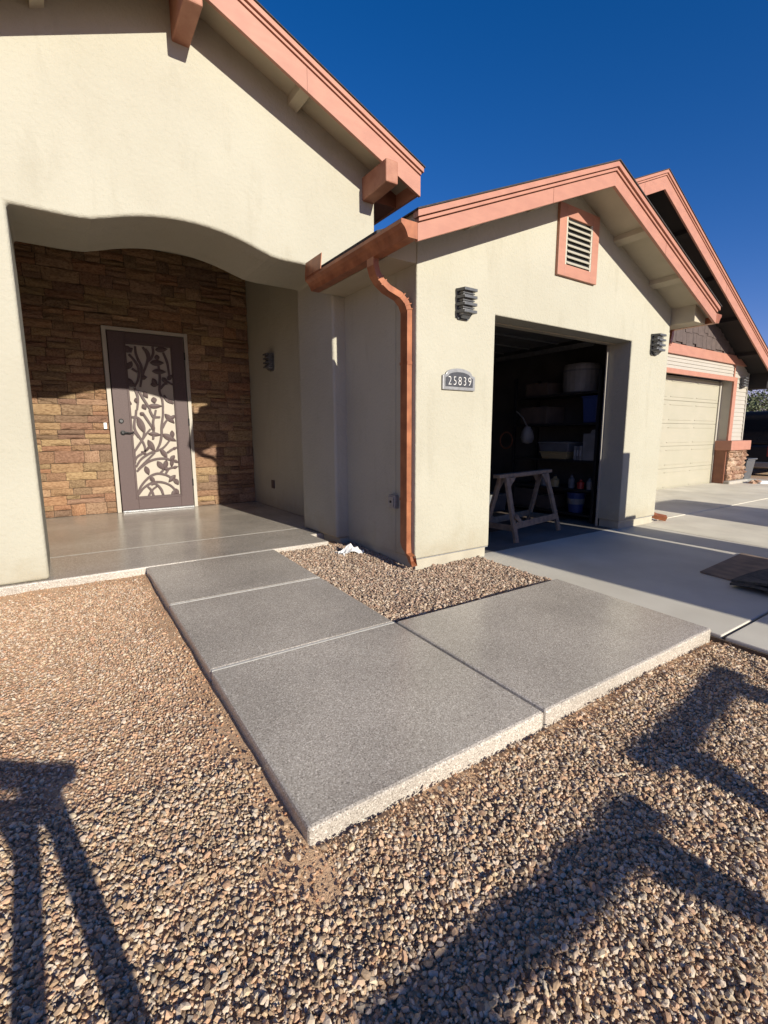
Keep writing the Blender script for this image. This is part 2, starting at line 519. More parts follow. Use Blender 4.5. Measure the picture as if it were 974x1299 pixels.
b.box(-0.13, 2.45, 5.488, 5.504, -0.1, -0.0015)
b.build('seam_strip', 'seam', porch)

# ---- gravel: tens of thousands of crushed stones, one mesh
def stone_variants(nv, seed, sub):
    rs = np.random.RandomState(seed)
    out = []
    for k in range(nv):
        bm = bmesh.new()
        bmesh.ops.create_icosphere(bm, subdivisions=sub, radius=1.0)
        bm.verts.ensure_lookup_table()
        v = np.array([q.co[:] for q in bm.verts])
        f = np.array([[q.index for q in fc.verts] for fc in bm.faces])
        bm.free()
        # chop with random planes for broken facets
        for _ in range(7):
            n = rs.normal(size=3); n /= np.linalg.norm(n)
            d = rs.uniform(0.55, 0.85)
            ex = v @ n - d
            v = v - np.outer(np.maximum(ex, 0), n)
        v *= (1 + rs.uniform(-0.10, 0.10, size=(len(v), 1)))
        v *= np.array([rs.uniform(0.95, 1.4), rs.uniform(0.72, 0.98), rs.uniform(0.5, 0.75)])
        out.append((v, f))
    return out

def gravel(name, pts, rad, cols, seed, sub, label):
    rs = np.random.RandomState(seed)
    var = stone_variants(14, seed + 1, sub)
    which = rs.randint(0, len(var), len(pts))
    AV, AF, AC = [], [], []
    base = 0
    for k, (v, f) in enumerate(var):
        idx = np.where(which == k)[0]
        n = len(idx)
        if n == 0:
            continue
        rz = rs.uniform(0, 2 * np.pi, n); rx = rs.normal(0, 0.42, n); ry = rs.normal(0, 0.42, n)
        cz, sz, cx, sx, cy, sy = np.cos(rz), np.sin(rz), np.cos(rx), np.sin(rx), np.cos(ry), np.sin(ry)
        o, z = np.ones(n), np.zeros(n)
        Rz = np.stack([np.stack([cz, -sz, z], 1), np.stack([sz, cz, z], 1), np.stack([z, z, o], 1)], 1)
        Rx = np.stack([np.stack([o, z, z], 1), np.stack([z, cx, -sx], 1), np.stack([z, sx, cx], 1)], 1)
        Ry = np.stack([np.stack([cy, z, sy], 1), np.stack([z, o, z], 1), np.stack([-sy, z, cy], 1)], 1)
        RR = Ry @ Rx @ Rz
        V = np.einsum('nij,vj->nvi', RR, v) * rad[idx][:, None, None] + pts[idx][:, None, :]
        m = len(v)
        Fc = f[None] + (np.arange(n) * m)[:, None, None] + base
        AV.append(V.reshape(-1, 3)); AF.append(Fc.reshape(-1, 3))
        AC.append(np.repeat(cols[idx], m, axis=0))
        base += n * m
    V = np.concatenate(AV); Fc = np.concatenate(AF); Cc = np.concatenate(AC)
    me = bpy.data.meshes.new(name)
    me.vertices.add(len(V)); me.vertices.foreach_set('co', V.astype(np.float32).ravel())
    me.loops.add(len(Fc) * 3); me.loops.foreach_set('vertex_index', Fc.astype(np.int32).ravel())
    me.polygons.add(len(Fc))
    me.polygons.foreach_set('loop_start', np.arange(0, len(Fc) * 3, 3, dtype=np.int32))
    me.polygons.foreach_set('loop_total', np.full(len(Fc), 3, dtype=np.int32))
    me.polygons.foreach_set('use_smooth', np.zeros(len(Fc), dtype=bool))
    ca = me.color_attributes.new('stone_col', 'FLOAT_COLOR', 'POINT')
    ca.data.foreach_set('color', np.concatenate([Cc, np.ones((len(Cc), 1))], 1).astype(np.float32).ravel())
    me.update(calc_edges=True)
    o = bpy.data.objects.new(name, me)
    COL.objects.link(o)
    o.data.materials.append(M['gravel'])
    return tag(o, label, 'gravel', kind='stuff')

gm = mat('crushed_gravel', (0.4, 0.3, 0.2), 0.85, (0.8, 0.76, 0.72), 55, 4, 0.4, 180, 0.003, spec=0.3)
gt = gm.node_tree
ga = gt.nodes.new('ShaderNodeVertexColor'); ga.layer_name = 'stone_col'
gx = [n for n in gt.nodes if n.type == 'MIX'][0]
gx.blend_type = 'MULTIPLY'
gt.links.new(ga.outputs[0], gx.inputs['A'])
M['gravel'] = gm

GPAL = np.array([(0.54, 0.42, 0.28), (0.46, 0.32, 0.20), (0.39, 0.265, 0.17), (0.62, 0.50, 0.35), (0.32, 0.225, 0.15), (0.48, 0.30, 0.19), (0.42, 0.35, 0.28), (0.52, 0.365, 0.26), (0.26, 0.185, 0.13), (0.64, 0.54, 0.41), (0.44, 0.27, 0.175)])
def scatter(x0, x1, y0, y1, cell, seed, keep, rmean, zoff, rsd=0.28):
    rs = np.random.RandomState(seed)
    gx_, gy_ = np.meshgrid(np.arange(x0, x1, cell), np.arange(y0, y1, cell))
    n = gx_.size
    x = gx_.ravel() + rs.uniform(-.5, .5, n) * cell * 1.1
    y = gy_.ravel() + rs.uniform(-.5, .5, n) * cell * 1.1
    k = keep(x, y, rs)
    x, y = x[k], y[k]
    n = len(x)
    r = np.clip(np.exp(rs.normal(math.log(rmean), rsd, n)), rmean * 0.45, rmean * 2.1)
    z = np.array([ground_z(a, b_) for a, b_ in zip(x, y)]) + zoff + rs.uniform(-0.004, 0.006, n)
    c = GPAL[rs.randint(0, len(GPAL), n)] * rs.uniform(0.8, 1.2, (n, 1))
    c = c * 0.88 + 0.12 * c.mean(1, keepdims=True) * np.array([1.06, 0.98, 0.93])
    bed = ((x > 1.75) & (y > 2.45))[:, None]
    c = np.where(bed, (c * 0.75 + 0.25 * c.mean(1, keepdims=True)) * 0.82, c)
    return np.stack([x, y, z], 1), r, c

def visible(x, y, marg):
    """inside the view wedge plus a margin (metres) for other standpoints"""
    left = x > -0.135 * y - marg
    right = y > 0.307 * x - marg
    front = y > 1.263 - 0.68 * (x + 0.23) - marg
    return left & right & front
def on_bed(x, y):
    out = (x > 0.555) & (x < 3.475) & (y > 1.272) & (y < 2.49)
    out |= (x > 0.555) & (x < 1.770) & (y > 1.272)
    out |= (x > 3.48) | (y > 4.60)
    out |= (x > 2.655) & (y > 3.42)
    return ~out
def soil_band(x, y, rs):
    """bare sandy strip beside the slabs"""
    d = np.where((x < 0.6) & (y > 1.1), 0.568 - x, 9.0)
    d = np.minimum(d, np.where((x < 0.6) & (y > 3.9), (4.60 - y) * 0.8, 9.0))
    d = np.minimum(d, np.where((y < 1.3) & (x > 0.4) & (x < 3.5), (1.285 - y) * 1.1, 9.0))
    wv = 0.15 + 0.05 * np.sin(x * 7 + y * 5) + 0.04 * np.sin(y * 13 + 1)
    p = np.clip(d / np.maximum(wv, 0.03), 0.12, 1.0) ** 1.8
    return rs.uniform(0, 1, len(x)) < p
def k_main(x, y, rs):
    return on_bed(x, y) & visible(x, y, 0.12) & soil_band(x, y, rs) & ~((x > 1.75) & (y > 2.45))
def k_near(x, y, rs):
    return k_main(x, y, rs) & (y < 1.9 - 0.2 * x)
def k_far(x, y, rs):
    return k_main(x, y, rs) & (y >= 1.9 - 0.2 * x)
def k_bed(x, y, rs):
    edge = np.minimum(x - 1.76, y - 2.485)
    p = np.clip(edge / 0.05, 0.35, 1)
    return on_bed(x, y) & (x > 1.77) & (y > 2.49) & (rs.uniform(0, 1, len(x)) < p)
def k_rim(x, y, rs):
    return on_bed(x, y) & ~visible(x, y, 0.12) & (rs.uniform(0, 1, len(x)) < 0.9)

def join(*a):
    return tuple(np.concatenate([q[i] for q in a]) for i in range(3))
P, r_, c_ = join(scatter(-1.2, 4.6, -0.6, 2.3, 0.0098, 1, k_near, 0.0060, 0.004, 0.36), scatter(-1.2, 4.6, -0.6, 2.3, 0.0145, 2, k_near, 0.0067, 0.009, 0.45))
gravel('gravel', P, r_, np.clip(c_ * np.array([1.24, 1.24, 1.16]), 0, np.array([0.64, 0.52, 0.40])), 5, 1, 'coarse tan crushed gravel in the foreground before the walkway')
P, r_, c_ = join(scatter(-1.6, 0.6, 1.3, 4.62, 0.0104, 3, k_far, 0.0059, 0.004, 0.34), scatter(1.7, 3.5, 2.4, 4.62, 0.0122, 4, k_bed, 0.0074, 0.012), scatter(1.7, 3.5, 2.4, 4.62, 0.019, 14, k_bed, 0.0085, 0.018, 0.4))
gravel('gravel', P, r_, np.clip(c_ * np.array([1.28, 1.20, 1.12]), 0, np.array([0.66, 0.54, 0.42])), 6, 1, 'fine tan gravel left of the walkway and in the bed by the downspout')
# fine grit on the sandy strip beside the slabs
def k_grit(x, y, rs):
    d = np.where((x < 0.6) & (y > 1.1), 0.568 - x, 9.0)
    d = np.minimum(d, np.where((x < 0.6) & (y > 3.9), (4.60 - y), 9.0))
    d = np.minimum(d, np.where((y < 1.3) & (x > 0.4) & (x < 3.5), (1.285 - y), 9.0))
    return on_bed(x, y) & visible(x, y, 0.1) & (d < 0.17) & (rs.uniform(0, 1, len(x)) < 0.30)
P, r_, c_ = scatter(-0.7, 3.5, 0.9, 4.62, 0.0085, 21, k_grit, 0.0036, 0.001, 0.4)
gravel('grit', P, r_, c_ * np.array([1.05, 0.85, 0.7]), 22, 1, 'fine sandy grit along the edges of the walkway slabs')
P, r_, c_ = scatter(-2.6, 4.4, -2.4, 4.6, 0.028, 7, k_rim, 0.0150, 0.004)
gravel('gravel', P, r_, c_ * 1.2, 8, 1, 'tan gravel spreading around the edges of the yard')

# ================================================================ HOUSE
house = thing('house', 'cream stucco house with rust trim, arched stone porch and open single garage', 'house', (2.6, 4.635, 0))

def roof_line(xc, zpk, slope, dz=0.0):
    return lambda x: zpk - slope * abs(x - xc) + dz
def slope_board(mbx, xa, xb, zf, d0, d1, y0, y1):
    """sloping board under a roof line from xa to xb, depths d0..d1 below the line (plumb cut)"""
    mbx.prism([(xa, zf(xa) - d1), (xb, zf(xb) - d1), (xb, zf(xb) - d0), (xa, zf(xa) - d0)], 'y', y0, y1)
    return mbx
def gable_trim(xl, xc, xr, zf, yf, lower, dback, root, bargeboard='fascia_board', m='rust'):
    """barge boards of one gable: wide lower board, two narrow trims with shadow gaps, and the shingle edge"""
    t = lower
    for (a, b2) in ((xl, xc), (xc, xr)):
        f = slope_board(MB(), a, b2, zf, 0.088, t, yf, yf + 0.032).build(bargeboard, m, root, 0.003)
        slope_board(MB(), a, b2, zf, 0.056, 0.080, yf - 0.012, yf + 0.032).build('trim_strip', m, f, 0.002)
        slope_board(MB(), a - (0.02 if a == xl else 0), b2 + (0.02 if b2 == xr else 0), zf, 0.004, 0.049, yf - 0.03, yf + 0.032).build('trim_strip', m, f, 0.002)
        xm = a + (b2 - a) * (0.62 if a == xl else 0.43)
        slope_board(MB(), xm, xm + 0.004, zf, 0.089, t - 0.001, yf - 0.0012, yf + 0.01).build('butt_joint', 'rust_dark', f)
    for (a, b2) in ((xl - 0.03, xc), (xc, xr + 0.03)):
        slope_board(MB(), a, b2, zf, -0.008, 0.003, yf - 0.042, yf + 0.5).build('shingle_edge', 'shingle', root)

# ---- porch block --------------------------------------------------
PX0, PX1, PYF, PYB = -0.73, 3.03, 4.635, 5.494
pz = roof_line(1.15, 4.763, 0.42)
arch = []
ax0, ax1, zs = 0.40, 1.86, 2.805
rise = 0.15
hc = (ax1 - ax0) / 2
Ra = (hc * hc + rise * rise) / (2 * rise)
for i in range(33):
    x = ax0 + (ax1 - ax0) * i / 32
    z = zs + math.sqrt(Ra * Ra - (x - (ax0 + ax1) / 2) ** 2) - (Ra - rise)
    arch.append((x, max(z, zs)))
# soft flare where the arch meets the flat haunches
arch = [(ax0 - 0.16, zs), (ax0 - 0.08, zs + 0.003)] + [(x, z + 0.012 * math.exp(-((i if i < 16 else 32 - i) / 1.5) ** 2)) for i, (x, z) in enumerate(arch)] + [(ax1 + 0.08, zs + 0.003), (ax1 + 0.16, zs)]
out = [(PX0, 0.004), (-0.133, 0.004), (-0.133, zs)] + arch + [(2.497, zs), (2.497, 0.004), (PX1, 0.004), (PX1, pz(PX1) - 0.10), (1.15, pz(1.15) - 0.10), (PX0, pz(PX0) - 0.10)]
MB().prism(out, 'y', PYF, PYB).build('front_wall', 'stucco', house, 0.028, 4, angle=55)
# side walls, ceiling of the porch
MB().box(-0.73, -0.36, PYB - 0.001, 8.6, 0.004, 4.0).build('porch_wall', 'stucco', house)
MB().box(2.829, 3.03, PYB - 0.001, 8.6, 0.004, 3.9).build('porch_wall', 'stucco', house)
MB().box(-0.4, 2.9, PYB - 0.002, 8.5, 3.85, 3.9).build('porch_ceiling', 'soffit', house)
MB().box(3.031, 3.032, 4.7, 10.0, 2.6, 3.75).build('side_wall', 'stucco', house)
# stone veneer wall with each stone built
sw = MB().box(-0.37, 2.84, 8.235, 8.5, 0.002, 3.86).build('stone_wall', 'grout', house)
def stone_mesh(seed):
    """unit stone: 1 x 1 x 1 with a split, lumpy face towards -y"""
    rs = random.Random(seed)
    nxs, nzs = 4, 3
    vs, fs = [], []
    for j in range(nzs + 1):
        for i in range(nxs + 1):
            u, v = i / nxs, j / nzs
            edge = i in (0, nxs) or j in (0, nzs)
            x = u - 0.5 + (rs.uniform(-0.035, 0.035) if 0 < i < nxs else rs.uniform(-0.012, 0.012))
            z = v - 0.5 + (rs.uniform(-0.06, 0.06) if 0 < j < nzs else rs.uniform(-0.03, 0.03))
            y = -0.5 + (0.30 + rs.uniform(-0.1, 0.12) if edge else rs.uniform(-0.28, 0.28))
            vs.append((x, y, z))
    W = nxs + 1
    fs += [(j * W + i, j * W + i + 1, (j + 1) * W + i + 1, (j + 1) * W + i) for j in range(nzs) for i in range(nxs)]
    ring = [i for i in range(W)] + [j * W + nxs for j in range(1, nzs + 1)] + [nzs * W + i for i in range(nxs - 1, -1, -1)] + [j * W for j in range(nzs - 1, 0, -1)]
    b0 = len(vs)
    for k in ring:
        vs.append((vs[k][0], 0.5, vs[k][2]))
    n = len(ring)
    fs += [(ring[(k + 1) % n], ring[k], b0 + k, b0 + (k + 1) % n) for k in range(n)]
    me = bpy.data.meshes.new('stone')
    me.from_pydata(vs, [], fs)
    bm = bmesh.new(); bm.from_mesh(me)
    bmesh.ops.recalc_face_normals(bm, faces=bm.faces)
    bm.to_mesh(me); bm.free()
    me.materials.append(M['stone'])
    return me
SM = [stone_mesh(100 + i) for i in range(14)]
srnd = random.Random(5)
def put_stone(x0, x1, z0, z1, meshes, y, parent, depth):
    g = 0.007
    o = bpy.data.objects.new('stone', srnd.choice(meshes))
    COL.objects.link(o)
    o.parent = parent
    o.scale = ((x1 - x0 - g) * srnd.choice((1, -1)), depth * srnd.uniform(0.8, 1.5), (z1 - z0 - g) * srnd.choice((1, -1)))
    o.location = ((x0 + x1) / 2, y + srnd.uniform(-0.013, 0.010), (z0 + z1) / 2)
    return o
DX0, DX1, DZ1 = 0.690, 1.847, 2.694
def lay(x0, x1, z0, z1):
    """courses of ashlar between x0..x1, z0..z1"""
    z = z0
    while z < z1 - 0.02:
        h = srnd.choice((0.10, 0.115, 0.13, 0.15, 0.17))
        if z1 - (z + h) < 0.06:
            h = z1 - z
        x = x0
        while x < x1 - 0.005:
            wd = srnd.uniform(0.18, 0.48)
            if x1 - (x + wd) < 0.12:
                wd = x1 - x
            kind = srnd.random()
            if kind < 0.42 and h > 0.12:       # two thin stones on each other
                s = h * srnd.uniform(0.38, 0.62)
                put_stone(x, x + wd, z, z + s, SM, 8.222, sw, 0.05)
                if wd > 0.36 and srnd.random() < 0.6:
                    c = x + wd * srnd.uniform(0.35, 0.65)
                    put_stone(x, c, z + s, z + h, SM, 8.222, sw, 0.05)
                    put_stone(c, x + wd, z + s, z + h, SM, 8.222, sw, 0.05)
                else:
                    put_stone(x, x + wd, z + s, z + h, SM, 8.222, sw, 0.05)
            elif kind < 0.62 and wd > 0.3 and h > 0.15:
                c = x + wd * srnd.uniform(0.35, 0.6)
                put_stone(x, c, z, z + h, SM, 8.222, sw, 0.05)
                s = h * 0.5
                put_stone(c, x + wd, z, z + s, SM, 8.222, sw, 0.05)
                put_stone(c, x + wd, z + s, z + h, SM, 8.222, sw, 0.05)
            else:
                put_stone(x, x + wd, z, z + h, SM, 8.222, sw, 0.05)
            x += wd
        z += h
lay(-0.355, DX0 - 0.004, 0.004, 2.70)
lay(DX1 + 0.004, 2.826, 0.004, 2.70)
lay(-0.355, 2.826, 2.70, 3.845)

# ---- front door ----------------------------------------------------
YD = 8.17
door = MB().box(0.765, 1.79, YD + 0.015, YD + 0.035, 0.02, 2.635).build('door', 'screen', house)
fr = MB()
fr.box(0.690, 0.745, YD - 0.02, 8.30, 0.002, 2.694).box(1.795, 1.847, YD - 0.02, 8.30, 0.002, 2.694).box(0.7452, 1.7948, YD - 0.018, 8.30, 2.640, 2.693)
fr.build('door_frame', 'siding', door, 0.004)
MB().box(0.7452, 1.7948, 8.28, 8.31, 0.0, 2.64).build('door_back', 'black', door)
b = MB()
b.box(0.758, 0.985, YD - 0.022, YD + 0.014, 0.03, 2.63)
b.build('stile', 'bronze', door, 0.004)
b = MB(); b.box(1.595, 1.782, YD - 0.022, YD + 0.014, 0.03, 2.63); b.build('stile', 'bronze', door, 0.004)
b = MB(); b.box(0.9852, 1.5948, YD - 0.0215, YD + 0.014, 2.467, 2.63); b.build('rail', 'bronze', door, 0.004)
b = MB(); b.box(0.9852, 1.5948, YD - 0.0215, YD + 0.014, 0.03, 0.228); b.build('rail', 'bronze', door, 0.004)
b = MB()   # raised moulding round the screen
b.box(0.955, 0.975, YD - 0.032, YD - 0.022, 0.19, 2.505).box(1.606, 1.626, YD - 0.032, YD - 0.022, 0.19, 2.505)
b.box(0.9752, 1.6058, YD - 0.031, YD - 0.0215, 2.485, 2.505).box(0.9752, 1.6058, YD - 0.031, YD - 0.0215, 0.19, 0.21)
b.build('moulding', 'bronze', door, 0.004)
MB().box(0.76, 1.785, YD - 0.05, YD + 0.06, 0.001, 0.028).build('threshold', 'pewter', door, 0.006)
hd = MB(); hd.lathe([(0.032, 0.0), (0.034, -0.012), (0.022, -0.02)], 16, 'y', (0.842, YD - 0.022, 1.36)).build('deadbolt', 'black', door, smooth=False)
hd = MB(); hd.lathe([(0.034, 0.0), (0.036, -0.012), (0.02, -0.018), (0.016, -0.05)], 16, 'y', (0.852, YD - 0.022, 1.19))
hd.tube([(0.852, YD - 0.07, 1.19), (0.90, YD - 0.075, 1.192), (0.945, YD - 0.07, 1.186), (0.985, YD - 0.062, 1.192)], [0.012, 0.012, 0.010, 0.008], 8)
hd.build('lever_handle', 'black', door, smooth=False)
for zz in (0.35, 1.3, 2.3):
    MB().lathe([(0.011, 0.0), (0.011, 0.11)], 8, 'z', (1.789, YD - 0.026, zz)).build('hinge', 'black', door)
VINES = [[(0.935, 0.809), (0.985, 0.908), (1.074, 1.039), (1.163, 1.166), (1.231, 1.246)], [(0.966, 0.734), (1.015, 0.827), (1.106, 0.891), (1.198, 0.97), (1.238, 1.01)], [(0.992, 0.68), (1.061, 0.785), (1.152, 0.856), (1.243, 0.902), (1.359, 0.94), (1.427, 0.994), (1.498, 1.082)], [(1.019, 0.645), (1.106, 0.729), (1.172, 0.795), (1.267, 0.888)], [(0.999, 0.612), (1.065, 0.677), (1.169, 0.754), (1.285, 0.791), (1.413, 0.794), (1.514, 0.756), (1.592, 0.733)], [(0.971, 0.246), (1.043, 0.392), (1.151, 0.509), (1.243, 0.559), (1.319, 0.563), (1.42, 0.53), (1.494, 0.47), (1.543, 0.403)], [(0.983, 0.245), (1.065, 0.349), (1.17, 0.418), (1.259, 0.437), (1.361, 0.421), (1.461, 0.366), (1.546, 0.261)], [(1.295, 0.928), (1.346, 1.022), (1.381, 1.158), (1.391, 1.294), (1.421, 1.456), (1.427, 1.537)], [(1.257, 1.091), (1.273, 1.226), (1.276, 1.36), (1.309, 1.467), (1.326, 1.534)], [(1.138, 1.49), (1.181, 1.412), (1.225, 1.333), (1.268, 1.253)], [(1.057, 1.528), (1.045, 1.449), (1.02, 1.357), (1.013, 1.265), (1.032, 1.199), (1.074, 1.119), (1.117, 1.039), (1.135, 0.958), (1.125, 0.904)], [(0.938, 1.153), (0.972, 1.199), (1.019, 1.186), (1.062, 1.119)], [(0.989, 1.422), (1.06, 1.416), (1.116, 1.358), (1.146, 1.266), (1.132, 1.159), (1.108, 1.092)], [(1.239, 1.532), (1.276, 1.44), (1.306, 1.427), (1.381, 1.428)], [(1.401, 1.26), (1.438, 1.335), (1.48, 1.389)], [(1.359, 0.94), (1.418, 0.87), (1.426, 0.801)], [(1.396, 0.552), (1.453, 0.633), (1.56, 0.657)], [(1.32, 0.569), (1.375, 0.622)], [(1.13, 0.22), (1.159, 0.274), (1.201, 0.326), (1.254, 0.365)], [(1.205, 0.215), (1.174, 0.314), (1.129, 0.373)], [(1.345, 0.204), (1.315, 0.319), (1.244, 0.407), (1.181, 0.397)], [(1.445, 0.883), (1.527, 0.937), (1.594, 0.963)], [(1.019, 2.324), (1.077, 2.253), (1.129, 2.156), (1.133, 2.054), (1.114, 1.963), (1.059, 1.857)], [(1.11, 2.445), (1.114, 2.345), (1.137, 2.258), (1.172, 2.171), (1.176, 2.069), (1.164, 1.991), (1.136, 1.861)], [(1.21, 2.442), (1.253, 2.37), (1.271, 2.282), (1.239, 2.176), (1.194, 2.07), (1.162, 1.965)], [(1.245, 2.42), (1.288, 2.347), (1.281, 2.257)], [(1.345, 2.461), (1.351, 2.378), (1.321, 2.298), (1.274, 2.243)], [(1.488, 2.39), (1.519, 2.302), (1.539, 2.224), (1.549, 2.093), (1.554, 1.988)], [(1.411, 2.189), (1.416, 2.085), (1.414, 1.966), (1.398, 1.834), (1.406, 1.768), (1.426, 1.702), (1.431, 1.596), (1.427, 1.537)], [(1.411, 1.848), (1.467, 1.917), (1.518, 1.933)], [(1.461, 2.009), (1.52, 1.959), (1.594, 1.923)], [(1.044, 2.124), (1.111, 2.078)], [(1.058, 1.844), (1.086, 1.755), (1.091, 1.664), (1.069, 1.528)], [(1.114, 1.808), (1.166, 1.693), (1.23, 1.577), (1.252, 1.532)], [(1.455, 1.757), (1.501, 1.678), (1.588, 1.641)]]
LEAVES = [((1.448, 1.477), (1.58, 1.336), 0.062), ((1.601, 1.459), (1.506, 1.39), 0.041), ((1.388, 1.172), (1.587, 1.061), 0.069), ((1.533, 1.226), (1.538, 1.102), 0.048), ((1.195, 1.179), (1.375, 1.158), 0.048), ((1.26, 1.306), (1.278, 1.212), 0.041), ((1.182, 1.085), (1.268, 0.901), 0.062), ((1.076, 0.912), (1.153, 0.863), 0.034), ((1.2, 0.997), (1.143, 0.904), 0.028), ((1.289, 0.757), (1.375, 0.622), 0.062), ((1.424, 0.773), (1.388, 0.622), 0.055), ((1.376, 0.636), (1.466, 0.632), 0.041), ((1.546, 0.839), (1.475, 0.758), 0.048), ((1.502, 0.771), (1.494, 0.659), 0.041), ((1.515, 0.77), (1.598, 0.725), 0.034), ((1.115, 0.688), (1.16, 0.55), 0.055), ((1.171, 0.522), (1.234, 0.435), 0.048), ((1.538, 0.531), (1.432, 0.424), 0.055), ((1.521, 0.475), (1.574, 0.373), 0.055), ((1.463, 0.21), (1.536, 0.304), 0.048), ((1.524, 0.319), (1.563, 0.209), 0.048), ((1.527, 0.937), (1.587, 0.963), 0.034), ((1.345, 0.927), (1.439, 0.8), 0.041), ((1.06, 1.41), (1.14, 1.186), 0.062), ((1.102, 1.489), (1.16, 1.451), 0.041), ((1.506, 0.645), (1.587, 0.663), 0.034), ((0.958, 2.431), (1.062, 2.353), 0.069), ((1.078, 2.417), (0.991, 2.347), 0.041), ((0.95, 2.193), (1.021, 2.135), 0.055), ((1.052, 2.226), (0.984, 2.107), 0.055), ((0.951, 1.979), (1.059, 1.87), 0.069), ((0.955, 1.89), (1.085, 1.897), 0.048), ((1.153, 2.003), (1.238, 2.009), 0.055), ((1.291, 2.225), (1.489, 2.234), 0.069), ((1.392, 2.349), (1.404, 2.266), 0.055), ((1.312, 2.104), (1.511, 2.104), 0.062), ((1.311, 2.0), (1.365, 1.898), 0.055), ((1.279, 1.907), (1.391, 1.913), 0.055), ((1.449, 2.021), (1.518, 1.933), 0.055), ((1.378, 2.419), (1.554, 2.442), 0.062), ((1.522, 1.986), (1.592, 2.07), 0.048), ((1.174, 1.797), (1.228, 1.708), 0.048), ((1.303, 1.724), (1.321, 1.632), 0.062), ((1.219, 1.59), (1.419, 1.595), 0.055), ((0.936, 1.646), (1.004, 1.609), 0.048), ((1.148, 1.614), (1.191, 1.536), 0.055), ((1.058, 1.702), (1.076, 1.625), 0.041), ((1.501, 1.692), (1.581, 1.641), 0.041)]
def catmull(p, n=5):
    p = [Vector((a[0], a[1])) for a in p]
    q = [p[0] * 2 - p[1]] + p + [p[-1] * 2 - p[-2]]
    o = []
    for i in range(1, len(q) - 2):
        for k in range(n):
            t = k / n
            o.append(0.5 * ((2 * q[i]) + (-q[i - 1] + q[i + 1]) * t + (2 * q[i - 1] - 5 * q[i] + 4 * q[i + 1] - q[i + 2]) * t * t + (-q[i - 1] + 3 * q[i] - 3 * q[i + 1] + q[i + 2]) * t ** 3))
    return o + [q[-2]]
def clampx(v):
    return Vector((min(max(v.x, 0.982), 1.598), min(max(v.y, 0.225), 2.470)))
for i, v in enumerate(VINES):
    c = [clampx(q) for q in catmull(v)]
    b = MB()
    n = len(c)
    y0, y1 = YD - 0.012 - 0.0004 * (i % 9), YD + 0.006
    L_, R_ = [], []
    for k in range(n):
        d = (c[min(k + 1, n - 1)] - c[max(k - 1, 0)])
        d = d.normalized() if d.length > 1e-6 else Vector((1, 0))
        wd = 0.0140 * (1.25 - 0.5 * abs(k / (n - 1) - 0.35))
        nn = Vector((-d.y, d.x)) * wd
        L_.append(c[k] + nn); R_.append(c[k] - nn)
    vs = [(p.x, y0, p.y) for p in L_] + [(p.x, y0, p.y) for p in R_] + [(p.x, y1, p.y) for p in L_] + [(p.x, y1, p.y) for p in R_]
    fs = []
    for k in range(n - 1):
        fs += [(k, k + 1, n + k + 1, n + k), (k, 2 * n + k, 2 * n + k + 1, k + 1), (n + k, n + k + 1, 3 * n + k + 1, 3 * n + k)]
    b.add(vs, fs).build('vine', 'bronze', door)
for i, (p, q, wd) in enumerate(LEAVES):
    p, q = Vector(p), Vector(q)
    d = q - p
    nn = Vector((-d.y, d.x)).normalized()
    ct = []
    for k in range(9):
        t = k / 8
        ct.append((p + d * t, math.sin(math.pi * t ** 0.85) * wd * 0.62))
    y0, y1 = YD - 0.014 - 0.0004 * (i % 7), YD + 0.006
    b = MB()
    top = [clampx(a + nn * (h + 0.002)) for a, h in ct]
    bot = [clampx(a - nn * (h + 0.002)) for a, h in ct]
    mid = [clampx(a) for a, h in ct]
    n = 9
    vs = [(a.x, y0 + 0.004, a.y) for a in top] + [(a.x, y0 - 0.004, a.y) for a in mid] + [(a.x, y0 + 0.004, a.y) for a in bot] + [(a.x, y1, a.y) for a in top] + [(a.x, y1, a.y) for a in bot]
    fs = []
    for k in range(n - 1):
        fs += [(k, k + 1, n + k + 1, n + k), (n + k, n + k + 1, 2 * n + k + 1, 2 * n + k), (3 * n + k, k, k + 1, 3 * n + k + 1)[::-1], (2 * n + k, 4 * n + k, 4 * n + k + 1, 2 * n + k + 1)[::-1]]
    b.add(vs, fs).build('leaf', 'bronze', door)

# ---- porch roof ----------------------------------------------------
PYO = 4.265
rf = MB()
for (a, b2) in ((-1.05, 1.15), (1.15, 3.35)):
    slope_board(rf, a, b2, pz, 0.004, 0.14, PYO + 0.033, 11.5)
rf.build('roof', 'soffit', house)
sh = MB()
for (a, b2) in ((-1.085, 1.15), (1.15, 3.385)):
    slope_board(sh, a, b2, pz, -0.02, 0.003, PYO + 0.45, 11.55)
sh.build('shingle_field', 'shingle', house)
gable_trim(-1.05, 1.15, 3.35, pz, PYO, 0.277, 0.5, house)
# eave boards along the sides
MB().prism([(3.318, pz(3.35) - 0.262), (3.350, pz(3.35) - 0.262), (3.350, pz(3.35) - 0.02), (3.318, pz(3.318) - 0.02)], 'y', PYO + 0.034, 11.4).build('eave_board', 'rust', house)
MB().prism([(-1.018, pz(3.35) - 0.262), (-1.05, pz(3.35) - 0.262), (-1.05, pz(3.35) - 0.02), (-1.018, pz(3.318) - 0.02)], 'y', PYO + 0.034, 11.4).build('eave_board', 'rust', house)
MB().prism([(3.03, pz(3.35) - 0.255), (3.317, pz(3.35) - 0.255), (3.317, pz(3.317) - 0.10), (3.03, pz(3.03) - 0.10)], 'y', PYF + 0.02, 11.3).build('eave_soffit', 'rust_dark', house)
